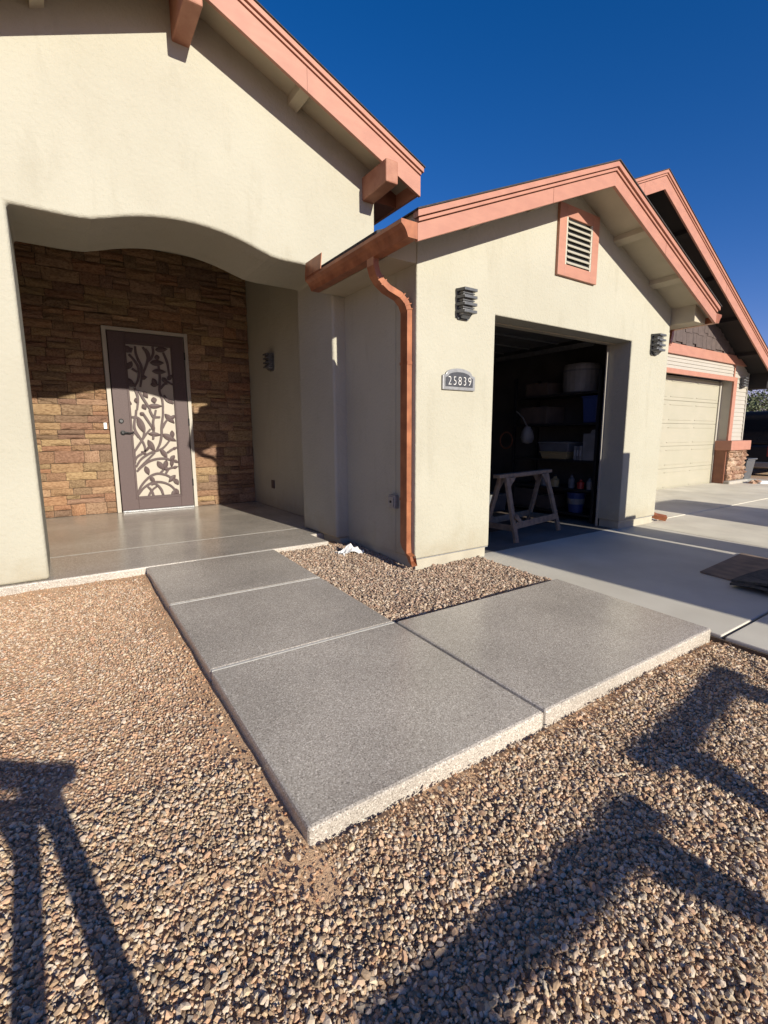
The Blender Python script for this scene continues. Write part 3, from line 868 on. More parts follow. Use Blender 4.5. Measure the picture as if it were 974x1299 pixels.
# carved beam ends
for (x0, x1, z0, z1) in ((1.080, 1.221, 4.290, 4.60), (2.874, 3.016, 3.540, 3.765), (-0.716, -0.574, 3.540, 3.765)):
    bb = MB()
    ye = 4.193
    bb.hexa([(x0, ye, z0 + 0.02), (x1, ye, z0 + 0.02), (x1, ye, z1), (x0, ye, z1)], [(x0, PYF + 0.02, z0), (x1, PYF + 0.02, z0), (x1, PYF + 0.02, z1), (x0, PYF + 0.02, z1)])
    bb.build('beam_end', 'timber', house, 0.012, 2)
for xl in (2.12, 0.18):
    s_ = 1 if xl > 1.15 else -1
    slope_board(MB(), xl - 0.045, xl + 0.045, pz, 0.141, 0.215, PYO + 0.034, PYF + 0.02).build('lookout_block', 'soffit', house, 0.004)
# wall bead where the soffit meets the stucco
for (a, b2) in ((-0.70, 1.15), (1.15, 3.0)):
    slope_board(MB(), a, b2, pz, 0.139, 0.175, PYO + 0.033, PYO + 0.09).build('soffit_strip', 'soffit', house)

# ---- wing that runs on to the left of the porch
MB().box(-8.0, -0.745, 5.9, 12.0, 0.004, 2.80).build('side_wing_wall', 'stucco', house)
MB().box(-7.98, -0.75, 5.92, 11.9, -0.25, 0.003).build('foundation', 'foundation', house)
MB().prism([(5.5, 2.66), (12.2, 4.9), (12.2, 5.05), (5.5, 2.82)], 'x', -8.3, -0.74).build('wing_roof', 'soffit', house)
MB().box(-8.3, -0.74, 5.46, 5.499, 2.62, 2.83).build('eave_board', 'rust', house)
MB().prism([(5.43, 2.815), (12.25, 5.07), (12.25, 5.09), (5.43, 2.84)], 'x', -8.32, -0.741).build('shingle_field', 'shingle', house)

# ---- garage block --------------------------------------------------
GX0, GX1, GY = 2.644, 6.886, 3.408
GC, GS, GPK = 4.765, 0.41, 3.752
gz = roof_line(GC, GPK, GS)
OX0, OX1, OZ = 3.596, 5.990, 2.270
ow = [(GX0, 0.016), (OX0, 0.016), (OX0, OZ), (OX1, OZ), (OX1, 0.016), (GX1, 0.016), (GX1, gz(GX1) - 0.1), (GC, GPK - 0.1), (GX0, gz(GX0) - 0.1)]
MB().prism(ow, 'y', GY, 3.715).build('garage_wall', 'stucco', house, 0.012, 3, angle=55)
MB().box(GX0, GX0 + 0.18, 3.714, PYF + 0.01, 0.016, 2.72).build('side_wall', 'stucco', house)
MB().box(GX1 - 0.15, GX1, 3.714, 9.0, 0.016, 2.72).build('side_wall', 'stucco', house)
# foundation stem below the weep screed
for (x0, x1, y0, y1) in ((GX0 + 0.022, OX0 - 0.03, GY + 0.022, 3.70), (OX1 + 0.03, GX1 - 0.022, GY + 0.022, 3.70), (GX0 + 0.022, GX0 + 0.15, 3.701, PYF + 0.3), (GX1 - 0.15, GX1 - 0.022, 3.701, 9.0), (2.55, 2.665, 4.66, 5.45)):
    MB().box(x0, x1, y0, y1, -0.22, 0.015).build('foundation', 'foundation', house)
for (x0, x1) in ((GX0 + 0.01, OX0 - 0.004), (OX1 + 0.004, GX1 - 0.004)):
    MB().box(x0, x1, GY + 0.008, GY + 0.03, 0.006, 0.0158).build('weep_screed', 'pewter', house)
# brown jamb liner, door stop and tracks of the overhead door
jb = MB().box(OX0 + 0.003, OX1 - 0.003, 3.62, 3.70, OZ - 0.012, OZ - 0.002)
jb.build('head_liner', 'soffit', house)
MB().box(OX1 - 0.035, OX1 - 0.003, 3.700, 3.716, -0.08, OZ - 0.013).build('door_stop', 'siding', house)
MB().box(OX0 + 0.003, OX0 + 0.035, 3.700, 3.716, -0.08, OZ - 0.013).build('door_stop', 'siding', house)
# interior shell
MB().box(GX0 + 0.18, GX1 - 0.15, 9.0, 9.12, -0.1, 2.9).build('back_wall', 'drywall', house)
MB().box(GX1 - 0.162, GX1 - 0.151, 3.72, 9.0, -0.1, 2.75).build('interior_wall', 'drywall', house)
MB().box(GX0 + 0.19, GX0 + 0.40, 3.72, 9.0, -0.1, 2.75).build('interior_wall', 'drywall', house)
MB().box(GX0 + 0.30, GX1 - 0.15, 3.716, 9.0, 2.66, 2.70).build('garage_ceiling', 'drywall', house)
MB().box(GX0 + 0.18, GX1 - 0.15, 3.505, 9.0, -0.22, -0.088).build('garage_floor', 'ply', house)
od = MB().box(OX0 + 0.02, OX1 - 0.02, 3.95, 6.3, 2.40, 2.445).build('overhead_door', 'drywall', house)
for k in range(4):
    MB().box(OX0 + 0.03, OX1 - 0.03, 4.45 + 0.5 * k, 4.47 + 0.5 * k, 2.385, 2.399).build('strut', 'steel', od)
for x in (OX0 - 0.05, OX1 + 0.02):
    MB().box(x, x + 0.03, 3.95, 6.4, 2.30, 2.36).build('track', 'steel', od)
MB().box(4.70, 4.76, 3.80, 6.6, 2.54, 2.60).build('opener_rail', 'steel', od)

# roof of the garage
GYF = 3.0
gr = MB()
slope_board(gr, 2.335, GC, gz, 0.004, 0.12, GYF + 0.033, 4.634)
slope_board(gr, 3.032, GC, gz, 0.004, 0.12, 4.635, 9.3)
slope_board(gr, GC, 7.195, gz, 0.004, 0.12, GYF + 0.033, 9.3)
gr.build('roof', 'soffit', house)
gsf = MB()
slope_board(gsf, 2.27, GC, gz, -0.02, 0.003, GYF + 0.45, 4.634)
slope_board(gsf, 3.032, GC, gz, -0.02, 0.003, 4.635, 9.35)
slope_board(gsf, GC, 7.26, gz, -0.02, 0.003, GYF + 0.45, 9.35)
gsf.build('shingle_field', 'shingle', house)
gable_trim(2.335, GC, 7.195, gz, GYF, 0.212, 0.5, house)
for xl in (5.50, 6.32, 4.03, 3.21):
    slope_board(MB(), xl - 0.045, xl + 0.045, gz, 0.121, 0.175, GYF + 0.034, GY + 0.02).build('lookout_block', 'soffit', house, 0.004)
for (a, b2) in ((GX0, GC), (GC, GX1)):
    slope_board(MB(), a, b2, gz, 0.119, 0.150, GYF + 0.033, GYF + 0.075).build('soffit_strip', 'soffit', house)
# boxed eaves
ez = gz(7.195)
MB().prism([(GX1 + 0.001, ez - 0.20), (7.18, ez - 0.20), (7.18, gz(7.18) - 0.119), (GX1 + 0.001, gz(GX1) - 0.119)], 'y', GYF + 0.12, 9.2).build('boxed_eave', 'soffit', house, 0.004)
MB().prism([(GX0 - 0.001, ez - 0.195), (2.35, ez - 0.195), (2.35, gz(2.35) - 0.119), (GX0 - 0.001, gz(GX0) - 0.119)], 'y', GY + 0.01, PYF - 0.02).build('boxed_eave', 'soffit', house)
# gutters
def gutter(xb, s, y0, y1):
    """K style gutter against x = xb, opening away by s (+1 right, -1 left)"""
    z0 = ez - 0.20
    prof = [(xb, z0), (xb + s * 0.085, z0), (xb + s * 0.100, z0 + 0.035), (xb + s * 0.118, z0 + 0.062), (xb + s * 0.146, z0 + 0.085), (xb + s * 0.146, z0 + 0.112), (xb + s * 0.136, z0 + 0.112),
            (xb + s * 0.136, z0 + 0.09), (xb + s * 0.11, z0 + 0.068), (xb + s * 0.094, z0 + 0.04), (xb + s * 0.08, z0 + 0.008), (xb + s * 0.008, z0 + 0.008), (xb + s * 0.008, z0 + 0.112), (xb, z0 + 0.112)]
    g = MB().prism(prof, 'y', y0, y1).build('gutter', 'copper', house)
    cap = [(xb, z0), (xb + s * 0.085, z0), (xb + s * 0.100, z0 + 0.035), (xb + s * 0.118, z0 + 0.062), (xb + s * 0.147, z0 + 0.085), (xb + s * 0.147, z0 + 0.113), (xb, z0 + 0.113)]
    MB().prism(cap, 'y', y0 - 0.004, y0).build('end_cap', 'copper', g)
    MB().prism(cap, 'y', y1, y1 + 0.004).build('end_cap', 'copper', g)
    for yy in (y0 + 0.35, y0 + 0.95):
        MB().prism([(xb + s * 0.01, z0 + 0.10), (xb + s * 0.135, z0 + 0.10), (xb + s * 0.135, z0 + 0.104), (xb + s * 0.01, z0 + 0.104)], 'y', yy, yy + 0.025).build('hanger', 'copper', g)
    return g
g1 = gutter(2.333, -1, GYF + 0.005, 4.60)
MB().prism([(2.180, ez - 0.09), (2.186, ez - 0.09), (2.200, ez + 0.05), (2.194, ez + 0.05)], 'y', 4.26, 4.60).build('splash_guard', 'copper', g1)
g2 = gutter(7.197, 1, GYF + 0.005, 9.2)

def downspout(sx, xw, yc):
    """rectangular corrugated spout on a side wall; sx = -1 for the wall facing left"""
    xo = xw + sx * 0.37
    xin = xw + sx * 0.029
    path = [(xo, 2.60), (xo, 2.50), (xo - sx * 0.02, 2.44), (xo - sx * 0.06, 2.39), (xo - sx * 0.13, 2.345), (xin + sx * 0.09, 2.305), (xin + sx * 0.03, 2.255), (xin, 2.19), (xin, 2.1), (xin, 1.1), (xin, 0.16)]
    b = MB()
    secs = []
    for i, (x, z) in enumerate(path):
        a = Vector(path[max(i - 1, 0)]); c = Vector(path[min(i + 1, len(path) - 1)])
        d = (c - a).normalized()
        nrm = Vector((d.y, -d.x))
        hw, hd_ = 0.026, 0.050
        p1, p2 = Vector((x, z)) + nrm * hw, Vector((x, z)) - nrm * hw
        secs.append([(p1.x, yc - hd_, p1.y), (p1.x, yc - hd_ * 0.3, p1.y + 0.0), (p1.x, yc + hd_, p1.y), (p2.x, yc + hd_, p2.y), (p2.x, yc - hd_ * 0.3, p2.y), (p2.x, yc - hd_, p2.y)])
    # lower elbow kicking out towards the street
    for (yy, zz, ang) in ((yc - 0.02, 0.085, 35), (yc - 0.065, 0.035, 60), (yc - 0.125, 0.005, 72)):
        ca, sa = math.cos(R(ang)), math.sin(R(ang))
        def pt(dx, dy):
            return (xin + dx, yy + dy * ca, zz + dy * sa * -1 * -1)
        secs.append([pt(-sx * -0.032, -0.046), pt(-sx * -0.032, -0.014), pt(-sx * -0.032, 0.046), pt(sx * -0.032, 0.046), pt(sx * -0.032, -0.014), pt(sx * -0.032, -0.046)])
    vs = [p for s_ in secs for p in s_]
    n = 6
    fs = [(i * n + k, i * n + (k + 1) % n, (i + 1) * n + (k + 1) % n, (i + 1) * n + k) for i in range(len(secs) - 1) for k in range(n)]
    d = b.add(vs, fs).build('downspout', 'copper', house, 0.006, 2, angle=50)
    # crimp ribs at the upper elbows
    for (x, z, an) in ((xo - sx * 0.045, 2.405, 0.7), (xo - sx * 0.075, 2.378, 0.8), (xin + sx * 0.075, 2.298, 0.8), (xin + sx * 0.045, 2.272, 0.6), (xin + sx * 0.02, 2.24, 0.35), (xin + sx * 0.006, 2.205, 0.15)):
        dx, dz = math.cos(an) * 0.035, math.sin(an) * 0.035
        MB().bar((x - dx, yc - 0.0515, z + sx * dz), (x + dx, yc - 0.0515, z - sx * dz), 0.009, 0.008, (0, 1, 0)).build('crimp', 'copper', d)
    for z in (1.75, 0.55):
        MB().box(xin - 0.0275, xin + 0.0275, yc - 0.054, yc + 0.060, z, z + 0.026).build('strap', 'copper', d)
    return d
downspout(-1, GX0, 3.515)
ds2 = downspout(1, GX1, 3.60)
MB().tube([(6.925, 3.58, 0.10), (6.95, 3.54, 0.03), (7.03, 3.45, -0.02), (7.12, 3.36, -0.045)], [0.04, 0.045, 0.046, 0.046], 4).build('spout_shoe', 'copper', ds2)

# ---- gable vent ------------------------------------------------------
vx0, vx1, vz0, vz1 = 4.445, 5.125, 2.775, 3.462
vent = MB().box(vx0 + 0.02, vx1 - 0.02, GY - 0.012, GY - 0.002, vz0 + 0.02, vz1 - 0.02).build('gable_vent', 'black', house)
for (x0, x1, z0, z1) in ((vx0, vx0 + 0.115, vz0, vz1), (vx1 - 0.115, vx1, vz0, vz1), (vx0 + 0.1152, vx1 - 0.1152, vz0, vz0 + 0.115), (vx0 + 0.1152, vx1 - 0.1152, vz1 - 0.115, vz1)):
    MB().box(x0, x1, GY - 0.034, GY - 0.0005, z0, z1).build('vent_trim', 'rust', vent, 0.003)
MB().box(vx0 + 0.1152, vx0 + 0.14, GY - 0.03, GY - 0.003, vz0 + 0.1152, vz1 - 0.1152).build('vent_frame', 'louvre', vent)
MB().box(vx1 - 0.14, vx1 - 0.1152, GY - 0.03, GY - 0.003, vz0 + 0.1152, vz1 - 0.1152).build('vent_frame', 'louvre', vent)
for k in range(8):
    z = vz0 + 0.122 + k * 0.0560
    MB().hexa([(vx0 + 0.1405, GY - 0.040, z), (vx1 - 0.1405, GY - 0.040, z), (vx1 - 0.1405, GY - 0.014, z + 0.031), (vx0 + 0.1405, GY - 0.014, z + 0.031)],
              [(vx0 + 0.1405, GY - 0.044, z + 0.004), (vx1 - 0.1405, GY - 0.044, z + 0.004), (vx1 - 0.1405, GY - 0.016, z + 0.036), (vx0 + 0.1405, GY - 0.016, z + 0.036)]).build('slat', 'louvre', vent)

# ================================================================ NEIGHBOURING GARAGE BUILDING
NY = 5.0
nb = thing('garage_building', 'larger garage beyond, cream siding with closed door and dark brown gable', 'garage', (10.6, NY, -0.08))
NPX, NPZ = 8.55, 5.33
def nz_(x):
    return NPZ - (0.485 if x > NPX else 0.42) * abs(x - NPX)
NXL, NXR = 6.98, 14.0
DOX0, DOX1, DOZ = 8.4, 13.17, 2.33
nwall = MB().prism([(NXL, 2.42), (NXR - 0.01, 2.42), (NXR - 0.01, nz_(NXR) - 0.1), (NPX, NPZ - 0.12), (NXL, nz_(NXL) - 0.1)], 'y', NY + 0.02, NY + 0.2).build('gable_wall', 'brown_board', nb)
shr = random.Random(31)
for c in range(9):          # staggered cedar shingles, course by course
    zb = 2.92 + c * 0.26
    x = 7.2 + shr.uniform(0, 0.1)
    while x < 13.7:
        wd = shr.uniform(0.14, 0.30)
        zt = min(zb + 0.31, nz_(x) - 0.12, nz_(x + wd) - 0.12)
        lo = zb + shr.choice((0.0, 0.0, 0.03, -0.02, 0.05))
        if zt - lo > 0.08:
            MB().hexa([(x, NY - 0.012, lo), (x + wd - 0.008, NY - 0.012, lo), (x + wd - 0.008, NY + 0.0195, lo), (x, NY + 0.0195, lo)],
                      [(x, NY + 0.002, zt), (x + wd - 0.008, NY + 0.002, zt), (x + wd - 0.008, NY + 0.0195, zt), (x, NY + 0.0195, zt)]).build('shingle', 'brown_board', nwall)
        x += wd
MB().box(NXL, DOX0, NY + 0.02, NY + 0.3, -0.2, 2.42).build('wall', 'siding', nb)
MB().box(DOX1, NXR - 0.01, NY + 0.02, NY + 0.3, -0.2, 2.42).build('wall', 'siding', nb)
MB().box(NXR - 0.2, NXR - 0.011, NY + 0.301, 12.0, -0.2, 2.9).build('wall', 'siding', nb)
MB().box(NXL, NXL + 0.15, NY + 0.301, 12.0, -0.2, 4.4).build('wall', 'siding', nb)
def sidings(x0, x1, z0, z1, h):
    z = z0
    while z < z1 - 0.01:
        t = min(z + h, z1)
        MB().hexa([(x0, NY - 0.004, z), (x1, NY - 0.004, z), (x1, NY + 0.019, z), (x0, NY + 0.019, z)], [(x0, NY + 0.011, t), (x1, NY + 0.011, t), (x1, NY + 0.019, t), (x0, NY + 0.019, t)]).build('siding_board', 'siding', nb)
        z += h
sidings(NXL, 13.14, 2.425, 2.70, 0.07)
sidings(13.347, 13.95, 0.975, 2.42, 0.095)
sidings(13.20, 13.95, 2.425, 2.86, 0.095)
MB().box(13.172, 13.345, NY - 0.018, NY + 0.019, 0.975, 2.4235).build('corner_trim', 'rust', nb)
MB().box(13.145, 13.195, NY - 0.016, NY + 0.019, 2.4245, 2.70).build('corner_trim', 'rust', nb)
MB().box(13.952, 14.0, NY - 0.014, NY + 0.12, 0.975, 2.88).build('corner_trim', 'siding', nb)
MB().prism([(NY - 0.05, 2.70), (NY + 0.018, 2.70), (NY + 0.018, 2.905), (NY - 0.02, 2.90)], 'x', NXL, 13.72).build('band_board', 'rust', nb)
MB().box(NXL, 13.17, NY - 0.03, NY + 0.02, DOZ, 2.424).build('lintel_trim', 'rust', nb)
MB().box(13.1705, 13.176, NY + 0.02, NY + 0.25, 0.98, DOZ).build('jamb_liner', 'siding', nb)
MB().box(13.12, 13.1695, NY - 0.02, NY + 0.26, -0.06, 0.97).build('jamb_board', 'rust_dark', nb)
MB().box(13.09, 13.169, NY + 0.22, NY + 0.262, -0.06, DOZ).build('door_stop', 'siding', nb)
# sectional door
dr = MB().box(DOX0, 13.09, NY + 0.262, NY + 0.30, -0.09, DOZ + 0.02).build('garage_door', 'white_door', nb)
for k in range(5):
    z0 = -0.085 + k * 0.482
    s_ = MB().box(DOX0 + 0.01, 13.085, NY + 0.245, NY + 0.2615, z0, z0 + 0.474).build('door_section', 'white_door', dr, 0.004)
    for j in range(4):
        x0 = DOX0 + 0.12 + j * 1.16
        ring = MB()
        for (a, b2, c, d) in ((x0, x0 + 1.0, z0 + 0.07, z0 + 0.085), (x0, x0 + 1.0, z0 + 0.385, z0 + 0.40)):
            ring.box(a, b2, NY + 0.234, NY + 0.2445, c, d)
        ring.build('panel_moulding', 'white_door', s_)
# stone plinth with cap
cp = MB().box(13.10, 14.22, NY - 0.13, NY + 0.3, 0.745, 0.972).build('plinth_cap', 'rust', nb, 0.01)
pl = MB().box(13.19, 14.12, NY - 0.03, NY + 0.28, 0.02, 0.744).build('stone_plinth', 'grout', nb)
PM = []
for i in range(8):
    me = SM[i].copy(); me.materials[0] = M['pier_stone']; PM.append(me)
z = 0.03
while z < 0.73:
    h = min(srnd.uniform(0.08, 0.14), 0.742 - z)
    if 0.742 - z - h < 0.05:
        h = 0.742 - z
    x = 13.18
    while x < 14.12:
        wd = min(srnd.uniform(0.10, 0.24), 14.13 - x)
        if 14.13 - x - wd < 0.06:
            wd = 14.13 - x
        o = put_stone(x, x + wd, z, z + h, PM, NY - 0.04, pl, 0.10)
        o.rotation_euler = (0, srnd.uniform(-0.12, 0.12), 0)
        x += wd
    z += h
MB().box(13.14, 14.2, NY - 0.16, NY + 0.28, -0.2, 0.022).build('plinth_footing', 'siding', nb, 0.03)
# its roof
nr = MB()
for (a, b2) in ((6.95, NPX), (NPX, 14.45)):
    slope_board(nr, a, b2, nz_, 0.004, 0.14, 4.535, 12.4)
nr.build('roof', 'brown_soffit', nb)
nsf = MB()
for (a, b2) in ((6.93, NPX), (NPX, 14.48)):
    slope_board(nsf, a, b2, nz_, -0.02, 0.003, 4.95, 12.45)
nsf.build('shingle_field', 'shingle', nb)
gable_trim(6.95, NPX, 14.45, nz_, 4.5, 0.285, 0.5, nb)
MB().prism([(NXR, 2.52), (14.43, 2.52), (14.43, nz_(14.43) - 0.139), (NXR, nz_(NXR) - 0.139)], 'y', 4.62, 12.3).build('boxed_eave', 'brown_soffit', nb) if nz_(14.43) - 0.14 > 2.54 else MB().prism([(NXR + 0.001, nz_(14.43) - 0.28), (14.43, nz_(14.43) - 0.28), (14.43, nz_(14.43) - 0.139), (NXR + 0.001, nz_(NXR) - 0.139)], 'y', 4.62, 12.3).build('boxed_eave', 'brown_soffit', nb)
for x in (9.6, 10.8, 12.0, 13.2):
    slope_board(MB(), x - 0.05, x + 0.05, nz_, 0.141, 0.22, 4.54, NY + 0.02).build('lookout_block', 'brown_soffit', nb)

# ================================================================ WALL LAMPS
def wall_lamp(name, label, group):
    t = thing(name, label, 'wall lamp', group=group, world=False)
    MB().prism([(-0.085, -0.10), (-0.06, -0.135), (0.06, -0.135), (0.085, -0.10), (0.085, 0.125), (-0.085, 0.125)], 'y', -0.018, 0.0).build('back_plate', 'lampgrey', t, 0.003)
    MB().box(-0.055, 0.055, -0.075, -0.0185, -0.10, 0.105).build('diffuser', 'frost', t, 0.004)
    for k in range(4):
        z = -0.085 + k * 0.061
        hw, d = (0.088, 0.115)
        MB().hexa([(-hw, -0.0185, z), (hw, -0.0185, z), (hw * 0.86, -d, z - 0.006), (-hw * 0.86, -d, z - 0.006)], [(-hw, -0.0185, z + 0.024), (hw, -0.0185, z + 0.024), (hw * 0.86, -d, z + 0.018), (-hw * 0.86, -d, z + 0.018)]).build('louvre', 'lampgrey', t, 0.002)
        if k < 3:
            MB().box(-0.07, 0.07, -0.088, -0.0185, z + 0.036, z + 0.046).build('inner_louvre', 'lampgrey', t, 0.002)
    MB().prism([(-0.018, -0.10), (-0.085, -0.088), (-0.04, -0.128)], 'x', -0.05, 0.05).build('bottom_cap', 'lampgrey', t)
    return t
LG = 'slatted wall lamps'
lamp = wall_lamp('wall_lamp', 'grey slatted wall lamp above the house number plaque', LG)
lamp.location = (3.165, GY, 2.305)
dup(lamp, (6.50, GY, 2.275), 0, 'grey slatted wall lamp right of the open garage doorway', LG)
dup(lamp, (2.829, 7.19, 2.235), -math.pi / 2, 'dark slatted wall lamp on the shaded porch side wall', LG)
dup(lamp, (13.60, NY - 0.004, 2.32), 0, 'small slatted wall lamp on the siding of the far garage', LG)

# ================================================================ HOUSE NUMBER
pq = thing('house_number_plaque', 'arched pewter plaque reading 25839 on the garage wall', 'plaque', (3.128, GY, 1.545))
def arch_poly(x0, x1, z0, zs_, rise_, inset):
    x0 += inset; x1 -= inset; z0 += inset; zs_ -= inset * 0.6
    pts = [(x0, z0), (x1, z0), (x1, zs_)]
    hw = (x1 - x0) * 0.40
    c = (x0 + x1) / 2
    for i in range(13):
        a = math.pi * i / 12
        pts.append((c + hw * math.cos(a), zs_ + 0.012 + (rise_ - inset * 0.5) * math.sin(a)))
    pts.append((x0, zs_))
    return pts
MB().prism(arch_poly(2.930, 3.326, 1.548, 1.675, 0.055, 0), 'y', GY - 0.022, GY - 0.0005).build('plaque_rim', 'pewter', pq, 0.005)
MB().prism(arch_poly(2.930, 3.326, 1.548, 1.675, 0.055, 0.03), 'y', GY - 0.0245, GY - 0.0221).build('plaque_field', 'plaque_black', pq)
for i, ch in enumerate('25839'):
    cu = bpy.data.curves.new('digit', 'FONT')
    cu.body = ch
    cu.size = 0.112
    cu.offset = -0.0025
    cu.extrude = 0.003
    cu.align_x = 'CENTER'
    to = bpy.data.objects.new('digit_tmp', cu)
    COL.objects.link(to)
    bpy.context.view_layer.update()
    me = bpy.data.meshes.new_from_object(to.evaluated_get(bpy.context.evaluated_depsgraph_get()))
    me.transform(Matrix.Translation((3.128 + (i - 2) * 0.061, GY - 0.028, 1.592)) @ Matrix.Rotation(math.pi / 2, 4, 'X') @ Matrix.Scale(0.82, 4, (1, 0, 0)))
    bpy.data.objects.remove(to)
    d = bpy.data.objects.new('digit', me)
    COL.objects.link(d)
    me.materials.clear()
    me.materials.append(M['white_paint'])
    attach(d, pq)

# outlets, doorbell
oc = thing('outlet_cover', 'brown outlet cover low on the porch side wall', 'outlet', (2.829, 7.326, 0.31))
MB().box(2.812, 2.8288, 7.27, 7.385, 0.31, 0.44).build('cover', 'bronze', oc, 0.006)
MB().box(2.806, 2.8119, 7.29, 7.365, 0.33, 0.42).build('lid', 'bronze', oc, 0.003)
oc = thing('outlet_cover', 'grey weatherproof outlet box on the garage side wall beside the downspout', 'outlet', (2.644, 3.72, 0.45))
MB().box(2.600, 2.6438, 3.665, 3.775, 0.455, 0.585).build('box', 'pewter', oc, 0.006)
MB().box(2.588, 2.5999, 3.68, 3.76, 0.47, 0.57).build('lid', 'pewter', oc, 0.004)
MB().lathe([(0.012, 0), (0.012, -0.006)], 10, 'x', (2.588, 3.72, 0.52)).build('latch', 'black', oc)
db = thing('doorbell', 'small white doorbell button on the stone left of the front door', 'doorbell', (0.633, 8.19, 1.25))
MB().box(0.612, 0.655, 8.155, 8.200, 1.245, 1.335).build('housing', 'plastic_white', db, 0.006)
MB().lathe([(0.012, 0), (0.012, -0.008)], 12, 'y', (0.633, 8.155, 1.275)).build('button', 'pewter', db)

# ================================================================ SAWHORSES
def sawhorse(name, label, group):
    t = thing(name, label, 'sawhorse', group=group, world=False)
    MB().box(-0.62, 0.62, -0.045, 0.045, 0.735, 0.775).build('top_rail', 'pine', t, 0.003)
    MB().box(-0.40, 0.40, -0.016, 0.016, 0.722, 0.7345).build('cleat', 'pine', t)
    for sx in (-1, 1):
        for sy in (-1, 1):
            MB().bar((sx * 0.47, sy * 0.04, 0.733), (sx * 0.52, sy * 0.23, 0.0), 0.072, 0.034, (0, 1, 0)).build('leg', 'pine', t, 0.002)
            MB().prism([(sx * 0.43, 0.73), (sx * 0.31, 0.73), (sx * 0.445, 0.60)], 'y', sy * 0.056, sy * 0.068).build('gusset', 'pine', t)
        MB().bar((sx * 0.505, -0.19, 0.16), (sx * 0.505, 0.19, 0.16), 0.02, 0.07).build('end_stretcher', 'pine', t)
    for sy in (-1, 1):
        MB().bar((-0.50, sy * 0.195, 0.19), (0.50, sy * 0.195, 0.19), 0.02, 0.075).build('side_stretcher', 'pine', t)
        MB().bar((-0.50, sy * 0.20, 0.30), (-0.36, sy * 0.195, 0.20), 0.02, 0.05).build('brace', 'pine', t)
    return t
SG = 'timber sawhorses'
sh0 = sawhorse('sawhorse', 'weathered timber sawhorse standing in the open garage doorway', SG)
sh0.location = (4.76, 3.95, -0.086)
sh0.rotation_euler = (0, 0, R(10))
# three more stand behind and beside the photographer; only their shadows reach the picture
for (x, y, rz, lb) in ((1.26, -1.35, 2, 'timber sawhorse behind the camera, middle of the three in the yard'),
                       (2.69, -1.15, 7, 'timber sawhorse behind the camera, nearest to the trailer'),
                       (-0.365, 0.33, -40, 'timber sawhorse behind the camera, farthest from the trailer')):
    s_ = dup(sh0, (x, y, ground_z(x, y) + 0.015), R(rz), lb, SG)

# ================================================================ GARAGE CONTENTS
sf = thing('shelf_unit', 'black metal shelf unit along the right wall inside the garage', 'shelf', (6.38, 4.6, -0.086))
for x in (6.10, 6.66):
    for y in (3.86, 5.30):
        MB().box(x - 0.02, x + 0.02, y - 0.02, y + 0.02, -0.087, 2.0).build('post', 'black', sf)
for z in (0.02, 0.37, 0.78, 1.30, 1.72):
    MB().box(6.085, 6.675, 3.85, 5.31, z - 0.03, z).build('shelf', 'black', sf)
tk = thing('drum', 'pale round drum on the top garage shelf', 'drum', (6.38, 4.34, 1.721))
MB().lathe([(0.22, 0), (0.245, 0.02), (0.255, 0.12), (0.255, 0.36), (0.24, 0.40), (0.10, 0.425)], 24, 'z', (6.38, 4.34, 1.721)).build('body', 'dusty', tk)
MB().lathe([(0.262, 0.30), (0.262, 0.325)], 24, 'z', (6.38, 4.34, 1.721)).build('hoop', 'dusty_grey', tk)
def tub(name, label, cat, x0, x1, y0, y1, z0, z1, m, ml, grp=None):
    t = thing(name, label, cat, ((x0 + x1) / 2, (y0 + y1) / 2, z0), group=grp)
    i = 0.02
    MB().hexa([(x0 + i, y0 + i, z0), (x1 - i, y0 + i, z0), (x1 - i, y1 - i, z0), (x0 + i, y1 - i, z0)], [(x0, y0, z1 - 0.02), (x1, y0, z1 - 0.02), (x1, y1, z1 - 0.02), (x0, y1, z1 - 0.02)]).build('tub', m, t, 0.01)
    MB().box(x0 - 0.012, x1 + 0.012, y0 - 0.012, y1 + 0.012, z1 - 0.0195, z1).build('lid', ml, t, 0.006)
    return t
tub('storage_bin', 'blue bin on the upper middle garage shelf near the doorway', 'bin', 6.10, 6.45, 3.89, 4.12, 1.301, 1.66, 'plastic_blue', 'plastic_blue')
tub('storage_bin', 'tan shallow bin on the middle garage shelf under the grey tray', 'bin', 6.12, 6.55, 4.34, 4.80, 0.781, 0.89, 'plastic_yellow', 'plastic_yellow')
tub('storage_bin', 'grey tray stacked on the tan bin in the garage', 'bin', 6.10, 6.55, 4.30, 4.82, 0.891, 1.03, 'dusty_grey', 'dusty')
tub('storage_bin', 'grey bin on the garage floor behind the sawhorse', 'bin', 5.55, 6.05, 5.35, 5.75, -0.087, 0.19, 'dusty_grey', 'dusty')
ct = thing('carton', 'pale carton at the end of the middle garage shelf', 'box', (6.24, 3.97, 0.781))
MB().box(6.10, 6.38, 3.87, 4.07, 0.781, 1.15).build('box', 'dusty', ct, 0.004)
MB().prism([(3.87, 1.151), (3.97, 1.151), (3.95, 1.20), (3.85, 1.21)], 'x', 6.11, 6.37).build('flap', 'dusty', ct)
for i, (y, h, m) in enumerate(((4.10, 0.20, 'dusty'), (4.145, 0.185, 'dusty_grey'), (4.19, 0.195, 'dusty'))):
    bt = thing('binder', ['white binder beside the carton on the garage shelf', 'grey binder between two white ones on the garage shelf', 'white binder nearest the grey tray on the garage shelf'][i], 'binder', (6.2, y, 0.781), group='binders on the garage shelf')
    MB().box(6.10, 6.33, y - 0.018, y + 0.018, 0.781, 0.781 + h).build('cover', m, bt, 0.003)
    MB().box(6.097, 6.0998, y - 0.010, y + 0.010, 0.84, 0.92).build('spine_label', 'frost', bt)
